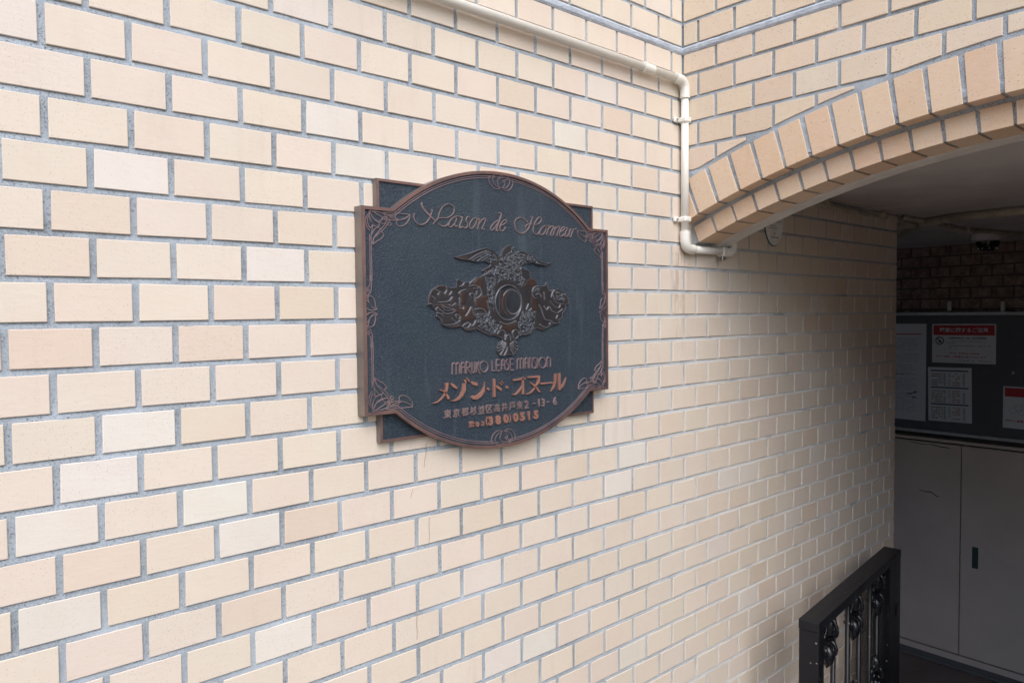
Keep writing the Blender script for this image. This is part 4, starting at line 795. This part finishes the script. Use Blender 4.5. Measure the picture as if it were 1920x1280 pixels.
collar((1.385, YP, PZT), (1.425, YP, PZT), .0129); collar((1.381, YP, PZT), (1.3855, YP, PZT), .0142)
collar((PXV, YP, .150), (PXV, YP, .138), .0147); collar((PXV, YP, -.240), (PXV, YP, -.252), .0147)
collar((1.525, YP, PZT), (1.536, YP, PZT), .0146); collar((1.768, YP, PZB), (1.782, YP, PZB), .0146)
for xs in (-.9, .10):      # saddle clips on the run over the plaque
    collar((xs, YP, PZT+.002), (xs+.012, YP, PZT+.002), .0134, name='clip')
def clamp_v(z):
    bm = bmesh.new()
    add_box(bm, PXV-.0142, min(PXV+.0142, XC-.0003), YP-.0138, YP+.014, z-.0080, z+.0080, .0035)
    o = bobj('clamp', bm, M['pvc'], pipe)
    bm = bmesh.new(); add_box(bm, PXV-.036, PXV-.0142, YP+.0075, YP+.0170, z-.0075, z+.0075, .003); bobj('clamp_ear', bm, M['pvc'], o)
    V, F = tube_path([(PXV-.027, YP+.0078, z), (PXV-.027, YP+.0040, z)], .0032, 8); mobj('screw', V, F, M['screw'], o)
clamp_v(.076); clamp_v(-.207)
bm = bmesh.new(); add_box(bm, 1.752, 1.762, YP-.0140, YP+.016, PZB-.0145, PZB+.0135, .003); cl = bobj('clamp', bm, M['pvc'], pipe)
bm = bmesh.new(); add_box(bm, 1.753, 1.761, YP-.008, YP+.001, PZB-.028, PZB-.0125, .002); bobj('clamp_ear', bm, M['screw'], cl)
V, F = tube_path([(1.744, YP-.004, PZB-.023), (1.771, YP-.004, PZB-.021)], .0034, 8); mobj('screw', V, F, M['screw'], cl)
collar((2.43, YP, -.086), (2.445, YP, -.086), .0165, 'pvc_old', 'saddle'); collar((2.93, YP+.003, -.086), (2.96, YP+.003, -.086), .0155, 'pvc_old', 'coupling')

# second conduit across the ceiling
cp = thing('ceiling_conduit', 'dusty conduit crossing the passage ceiling with a ribbed flexible joint', 'pipe')
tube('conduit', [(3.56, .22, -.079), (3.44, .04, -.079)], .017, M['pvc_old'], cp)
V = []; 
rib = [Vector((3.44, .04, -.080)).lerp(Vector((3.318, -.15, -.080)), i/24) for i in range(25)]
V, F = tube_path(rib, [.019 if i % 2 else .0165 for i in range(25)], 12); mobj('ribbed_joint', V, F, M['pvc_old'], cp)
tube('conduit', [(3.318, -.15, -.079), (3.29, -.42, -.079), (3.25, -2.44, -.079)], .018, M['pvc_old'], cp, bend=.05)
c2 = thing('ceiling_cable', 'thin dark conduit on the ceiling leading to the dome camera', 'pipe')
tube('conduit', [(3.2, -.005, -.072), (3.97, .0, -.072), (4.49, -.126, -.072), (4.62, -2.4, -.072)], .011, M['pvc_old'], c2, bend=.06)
box('saddle', 3.955, 3.985, -.03, .03, -.088, -.061, M['pvc_old'], c2, .003)

# ------------------------------------------------------------------ dome camera
dc = thing('dome_camera', 'white ceiling dome camera with smoked black bubble', 'camera', (4.46, .035, ZCEIL))
def lathe(name, prof, mat, parent, seg=28, smooth=True):
    V = []; F = []
    for r, z in prof:
        for k in range(seg): V.append((r*math.cos(2*math.pi*k/seg), r*math.sin(2*math.pi*k/seg), z))
    n = len(prof)
    for i in range(n-1):
        for k in range(seg): F.append((i*seg+k, i*seg+(k+1) % seg, (i+1)*seg+(k+1) % seg, (i+1)*seg+k))
    F.append(tuple(range(seg))); F.append(tuple((n-1)*seg+k for k in range(seg)))
    return sharp(mobj(name, V, F, mat, parent, smooth))
lathe('base', [(.083, .0), (.083, -.022), (.078, -.034), (.062, -.040)], M['white'], dc)
lathe('dome', [(.060, -.038)]+[(.058*math.cos(a), -.040-.056*math.sin(a)) for a in [i*math.pi/2/8 for i in range(8)]]+[(.003, -.096)], M['lens'], dc)
for a in (0.3, 1.1, 2.0, 2.8, 3.6, 4.4, 5.2, 5.9):
    V, F = tube_path([(.042*math.cos(a), .042*math.sin(a), -.052-.022), (.046*math.cos(a), .046*math.sin(a), -.052-.030)], .0035, 8); mobj('lamp_bead', V, F, M['white'], dc)

# ------------------------------------------------------------------ notice board and sheets
XB = 5.0
nb = thing('notice_board', 'grey felt notice board in a dull aluminium frame at the end of the passage', 'notice board')
box('felt_panel', XB+.004, XB+.022, -1.25, .94, -1.262, -.512, M['board'], nb)
for nm, a in (('top', (-1.27, .96, -.512, -.490)), ('bot', (-1.27, .96, -1.284, -1.262)), ('l', (.94, .96, -1.2615, -.5125)), ('r', (-1.27, -1.25, -1.2615, -.5125))):
    box('frame_rail', XB-.008, XB+.028, a[0], a[1], a[2], a[3], M['alu'], nb, .002)
def ink(name, rects, mat, parent, lift=.0006):
    """printed bars (y0,y1,z0,z1) on the paper face, x = -lift in the sheet's frame"""
    bm = bmesh.new()
    for y0, y1, z0, z1 in rects:
        vs = [bm.verts.new((-lift, y, z)) for y, z in ((y0, z0), (y1, z0), (y1, z1), (y0, z1))]; bm.faces.new(vs)
    o = bobj(name, bm, mat, parent)
    return tag(o, kind='stuff') if len(rects) > 1 else o
def sheet(name, label, y0, y1, z0, z1, tilt=0.0):
    cy, cz = (y0+y1)/2, (z0+z1)/2; t = thing(name, label, 'notice', (XB+.0018, cy, cz)); t.rotation_euler = (tilt, 0, 0)
    w_, h_ = y1-y0, z1-z0; V = []; F = []; n = 6; r = random.Random(int(abs(y0)*100))
    for i in range(n+1):
        for j in range(n+1):
            e = (abs(i/n-.5)*2)**3*.0004
            V.append((-e*r.random(), -w_/2+w_*i/n, -h_/2+h_*j/n))
    for i in range(n):
        for j in range(n):
            a = i*(n+1)+j; F.append((a, a+1, a+n+2, a+n+1))
    mobj('paper', V, F, M['paper'], t); return t, w_, h_
def word(txt, y, z, h, mat, parent, bold=.0, width=None):
    """flat printed lettering, left edge at y (reading towards -y)"""
    me = glyph_mesh(txt, bold, 0.0)
    if len(me.vertices) == 0: return
    co = np.array([v.co[:] for v in me.vertices]); lo = co.min(0); hi = co.max(0); s = h/(hi[1]-lo[1]); sx = (width/(hi[0]-lo[0])) if width else s
    for v in me.vertices: v.co = Vector((-.0012, y-(v.co.x-lo[0])*sx, z+(v.co.y-lo[1])*s))
    me.materials.clear(); me.materials.append(mat); link(bpy.data.objects.new('lettering', me), parent)
def dashes(r, y_left, y_right, z, h, dens=.75):
    out = []; y = y_left
    while y > y_right:
        l = r.uniform(.004, .012)
        if r.random() < dens: out.append((max(y-l, y_right), y, z, z+h*r.uniform(.7, 1)))
        y -= l+r.uniform(.001, .004)
    return out
r = random.Random(2)
t, w_, h_ = sheet('noise_notice', 'landscape white notice with a red title bar and prohibition mark', .136, .497, -.816, -.566, -.006)
ink('title_bar', [(-w_/2+.008, w_/2-.008, h_/2-.072, h_/2-.008)], M['ink_red'], t)
word('騒音に関するご注意', w_/2-.044, h_/2-.054, .030, M['paper'], t, .02, .275)
yc, zc_ = w_/2-.045, h_/2-.108
bm = bmesh.new()
for i in range(20):
    a, b = 2*math.pi*i/20, 2*math.pi*(i+1)/20
    vs = [bm.verts.new((-.0008, yc+rr*math.cos(x), zc_+rr*math.sin(x))) for rr, x in ((.026, a), (.026, b), (.020, b), (.020, a))]; bm.faces.new(vs)
for dy in (0,):
    vs = [bm.verts.new((-.0009, yc+y, zc_+z)) for y, z in ((.016, .012), (.012, .016), (-.016, -.012), (-.012, -.016))]; bm.faces.new(vs)
    vs = [bm.verts.new((-.0009, yc+y, zc_+z)) for y, z in ((.008, -.012), (-.008, -.012), (-.004, .006), (.004, .006))]; bm.faces.new(vs)
bobj('prohibition_mark', bm, M['ink'], t)
ink('printed_lines', dashes(r, w_/2-.10, -w_/2+.05, h_/2-.094, .008, .95), M['ink'], t)
ink('printed_lines', dashes(r, w_/2-.10, -w_/2+.045, h_/2-.112, .005)+dashes(r, w_/2-.085, w_/2-.135, h_/2-.124, .005)+dashes(r, w_/2-.085, -w_/2+.03, h_/2-.142, .006)+dashes(r, w_/2-.085, w_/2-.15, h_/2-.158, .005)+dashes(r, .02, -w_/2+.015, -h_/2+.014, .006), M['ink_grey'], t)
ink('printed_lines', dashes(r, w_/2-.09, -w_/2+.055, -h_/2+.060, .007), M['ink_red'], t)
word('他の入居者への配慮をお願いいたします', w_/2-.024, -h_/2+.036, .011, M['ink_red'], t, .02, .285)
t, w_, h_ = sheet('collection_calendar', 'portrait calendar sheet with three dark bars and orange and green columns', .264, .517, -1.197, -.846, -.02)
bars = [(-w_/2+.018, w_/2-.016, z, z+.008) for z in (h_/2-.026, h_/2-.135, h_/2-.243)]
ink('ruled_bars', bars, M['ink_teal'], t)
for mt, cols in (('ink_orange', (.085, .055, -.03, -.06)), ('ink_green', (.070, .022, -.090)), ('ink_grey', (.095, .040, -.005, -.047))):
    q = []
    for zb in (h_/2-.040, h_/2-.149, h_/2-.257):
        for k in range(6):
            for y in cols:
                if r.random() < .85: q.append((y, y+r.uniform(.010, .016), zb-.014*k-.006, zb-.014*k))
    ink('calendar_marks', q, M[mt], t)
t, w_, h_ = sheet('information_sheet', 'tall white information sheet half hidden behind the wall end', .532, .80, -1.207, -.566)
ink('rule', [(-w_/2+.03, w_/2-.03, h_/2-.072, h_/2-.066)], M['ink_red'], t)
q = []
for k in range(34):
    if k in (6, 11, 17, 24): continue
    q += dashes(r, w_/2-.02, -w_/2+.035+r.random()*.05, h_/2-.10-k*.0148, .0035, .8)
ink('printed_lines', q, M['ink_grey'], t)
ink('printed_lines', [(-w_/2+.07, -w_/2+.10, -.145, -.140), (-w_/2+.09, -w_/2+.12, -.150, -.144), (-w_/2+.055, -w_/2+.075, -.138, -.128), (-w_/2+.055, -w_/2+.085, -.172, -.166)]+dashes(r, .06, -.02, -.02, .005), M['ink'], t)
t, w_, h_ = sheet('picture_notice', 'white notice with a red top band and pale drawing at the right edge', -.27, .094, -1.20, -.945)
ink('title_bar', [(-w_/2+.008, w_/2-.008, h_/2-.062, h_/2-.008)], M['ink_red'], t)
word('他の入居者への配慮をお願いいたします', w_/2-.016, -h_/2+.040, .014, M['ink_red'], t, .02, .33)
bm = bmesh.new()
for cy, cz, rr in ((.13, -.02, .020), (.10, .0, .022), (.07, .015, .018), (.12, .012, .014), (.085, -.03, .020), (.05, -.025, .018)):
    for i in range(14):
        a, b = 2*math.pi*i/14, 2*math.pi*(i+1)/14
        bm.faces.new([bm.verts.new((-.0008, cy+k*math.cos(x), cz+k*.8*math.sin(x))) for k, x in ((rr, a), (rr, b), (rr*.82, b), (rr*.82, a))])
tag(bobj('line_drawing', bm, M['ink_pale'], t), kind='stuff')
tag(sharp(tube('push_pin', [(XB+.004, .045, -.865), (XB-.008, .040, -.858)], .007, M['white'])), 'white push pin alone on the grey felt board', 'pin')
for y, z in ((.405, -.45), (.108, -.455)):
    bm = bmesh.new(); add_box(bm, XB-.004+.02, XB+.034, y-.012, y+.012, z-.035, z+.03, .004)
    tag(bobj('tape_scrap', bm, M['white']), 'scrap of old white tape on the back wall above the '+('landscape notice' if y > .2 else 'bare board'), 'tape')

# ------------------------------------------------------------------ cabinet below the board
cb = thing('meter_cabinet', 'plain grey brown steel cabinet with tall doors below the notice board', 'cabinet')
box('top_rail', XB-.012, XB+.03, -1.6, 1.5, -1.332, -1.312, M['cabinet'], cb, .002)
box('carcass', XB+.012, XB+.030, -1.6, 1.5, -2.70, -1.333, M['dark'], cb)
for y0, y1 in ((.3165, 1.10), (-.47, .3115), (-1.25, -.475)):
    d = box('door', XB-.010, XB+.0115, y0, y1, -2.690, -1.342, M['cabinet'], cb, .002)
    def scuff(L, w_=.004):
        bm = bmesh.new(); add_stroke(bm, L, w_, 0, .0003, 3, .8, taper=True)
        for v in bm.verts: v.co = Vector((XB-.0101+v.co.y, v.co.x, v.co.z))
        bobj('scuff', bm, M['dark'], d)
    if y0 > .3 and y1 < 1.2:
        scuff([(.56, -1.665), (.52, -1.672), (.49, -1.668), (.455, -1.688), (.44, -1.692)], .006); scuff([(.62, -1.352), (.56, -1.358), (.50, -1.357)]); scuff([(.50, -1.352), (.44, -1.362), (.38, -1.364)], .006)
    if y1 < .4:
        hh = box('handle', XB-.0125, XB-.0095, y1-.100, y1-.066, -2.108, -1.972, M['green'], d, .001)
box('plinth', XB-.004, XB+.03, -1.6, 1.5, ZF+.001, -2.7015, M['cabinet'], cb)
tag(box('floor_strip', XB-.10, XB-.006, -1.6, 1.5, ZF, ZF+.012, M['concrete'], None, .003), kind='structure')

# ------------------------------------------------------------------ oval plate on the long wall inside the passage
ov = thing('oval_plate', 'oval pale enamel plate with teal edge on the tiled wall just behind the arch', 'sign', (2.092, -.0065, -.165))
def oval(name, a, b, y, d, mat):
    bm = bmesh.new(); add_prism(bm, [(a*math.cos(2*math.pi*i/40), b*math.sin(2*math.pi*i/40)*(1.0 if math.sin(2*math.pi*i/40) > 0 else 1)) for i in range(40)], 'y', y, y-d); return bobj(name, bm, mat, ov)
oval('rim', .060, .0905, .001, .003, M['teal']); oval('face', .0565, .087, -.0015, .0035, M['oval'])
def oink(rects):
    bm = bmesh.new()
    for x0, x1, z0, z1 in rects: bm.faces.new([bm.verts.new((x, -.0053, z)) for x, z in ((x0, z0), (x1, z0), (x1, z1), (x0, z1))])
    return tag(bobj('printed_lines', bm, M['ink'], ov), kind='stuff')
q = [(x, x+.008, .003, .019) for x in (-.030, -.018, -.006, .006, .018, .030)]
oink(q)
q = []
for z, a, b in ((-.008, -.035, .045), (-.022, -.038, .005), (-.030, -.036, .015)):
    x = a
    while x < b: l = r.uniform(.002, .006); q.append((x, x+l, z, z+.0016)); x += l+.0012
q += [(-.002, .002, -.052, -.044)]
x = -.022
while x < .022: l = r.uniform(.002, .005); q.append((x, x+l, -.062, -.059)); x += l+.001
oink(q)

# ------------------------------------------------------------------ iron gate leaf standing open by the wall
GA = math.radians(6.998)
gt = thing('iron_gate', 'black wrought iron gate leaf with cast scrolls standing open beside the tiled wall', 'gate', (1.879, -.246, 0), GA)
GL = .897
ZT = -1.40
bm = bmesh.new(); add_box(bm, 0, GL, -.031, .031, ZT-.030, ZT, .0018); bobj('top_rail', bm, M['iron'], gt)
for x0, x1, nm in ((.0015, .046, 'frame_post'), (.748, GL-.0015, 'frame_post')):
    bm = bmesh.new(); add_box(bm, x0, x1, -.0300, .0300, ZF+.06, ZT-.0302, .0018); bobj(nm, bm, M['iron'], gt)
bm = bmesh.new(); add_box(bm, .046, .748, -.022, .022, ZF+.09, ZF+.13, .0018); bobj('bottom_rail', bm, M['iron'], gt)
bars_ = (.108, .217, .360, .481, .605, .695)
for x in bars_:
    V, F = tube_path([(x, 0, ZF+.1), (x, 0, ZT-.03)], .0085, 8); mobj('bar', V, F, M['iron'], gt, True)
def torus_pts(cx, cz, rx, rz, a0=0, a1=360, n=18, tilt=0):
    out = []
    for i in range(n+1):
        a = math.radians(a0+(a1-a0)*i/n); x, z = rx*math.cos(a), rz*math.sin(a); c_, s_ = math.cos(tilt), math.sin(tilt)
        out.append((cx+x*c_-z*s_, 0, cz+x*s_+z*c_))
    return out
def leaf(bm, cx, cz, w_, h_, t, tilt=0.0):
    c_, s_ = math.cos(tilt), math.sin(tilt); n = 10; ring = []
    for i in range(n):
        a = 2*math.pi*i/n; x = w_*math.cos(a)*(1-.35*abs(math.sin(a))); z = h_*math.sin(a)
        ring.append(bm.verts.new((cx+x*c_-z*s_, 0, cz+x*s_+z*c_)))
    for sgn in (1, -1):
        cv = bm.verts.new((cx, sgn*t, cz)); hi = [bm.verts.new((v.co.x*.5+cx*.5, sgn*t*.8, v.co.z*.5+cz*.5)) for v in ring]
        for i in range(n):
            j = (i+1) % n; bm.faces.new((ring[i], ring[j], hi[j], hi[i])); bm.faces.new((hi[i], hi[j], cv))
def scroll_ornament(cx, cz, flip=1, k=1.0):
    V0 = []; F0 = []
    def put(pts, rad):
        V, F = tube_path(pts, rad, 7); o_ = len(V0); V0.extend(V); F0.extend([tuple(i+o_ for i in f) for f in F])
    for s in (1, -1):
        put(torus_pts(cx+s*.038*k, cz+flip*.050*k, .024*k, .038*k, -60, 265, 16, s*.35), .0075*k)
        put(torus_pts(cx+s*.034*k, cz+flip*.050*k, .008*k, .016*k, 0, 350, 10, s*.35), .0055*k)
        put(torus_pts(cx+s*.030*k, cz-flip*.024*k, .019*k, .025*k, 20, 330, 14, -s*.4), .0070*k)
        # the same scrolls set crosswise, so the casting is round rather than flat
        for cz_, rx, rz, a0, a1 in ((flip*.046*k, .013*k, .030*k, -60, 265), (-flip*.024*k, .011*k, .021*k, 20, 330)):
            put([(cx, s*.017*k+(q[0]-cx), q[2]) for q in torus_pts(cx, cz+cz_, rx, rz, a0, a1, 14, s*.2)], .0070*k)
        put([(cx+s*.052*k, 0, cz+flip*.01*k), (cx+s*.028*k, 0, cz-flip*.004*k), (cx, 0, cz+flip*.004*k)], .007*k)
    o = mobj('cast_scroll', V0, F0, M['cast'], gt, True)
    bm = bmesh.new(); leaf(bm, cx, cz+flip*.045*k, .018*k, .048*k, .022*k); leaf(bm, cx, cz-flip*.055*k, .024*k, .045*k, .024*k); leaf(bm, cx-.02*k, cz-flip*.045*k, .009*k, .028*k, .009*k, .3*flip); leaf(bm, cx+.02*k, cz-flip*.045*k, .009*k, .028*k, .009*k, -.3*flip)
    bobj('cast_leaf', bm, M['cast'], o, True)
for cx in (.163, .420, .677): scroll_ornament(cx, -1.512, 1, .93)
for cx in (.163, .420, .677): scroll_ornament(cx, -1.83, -1, .9)
for x, z in ((.03, -1.72), (.84, -1.62)):
    bm = bmesh.new(); add_box(bm, x-.012, x+.012, -.0345, -.0295, z-.02, z+.02, .001); bobj('hinge_plate', bm, M['iron'], gt)
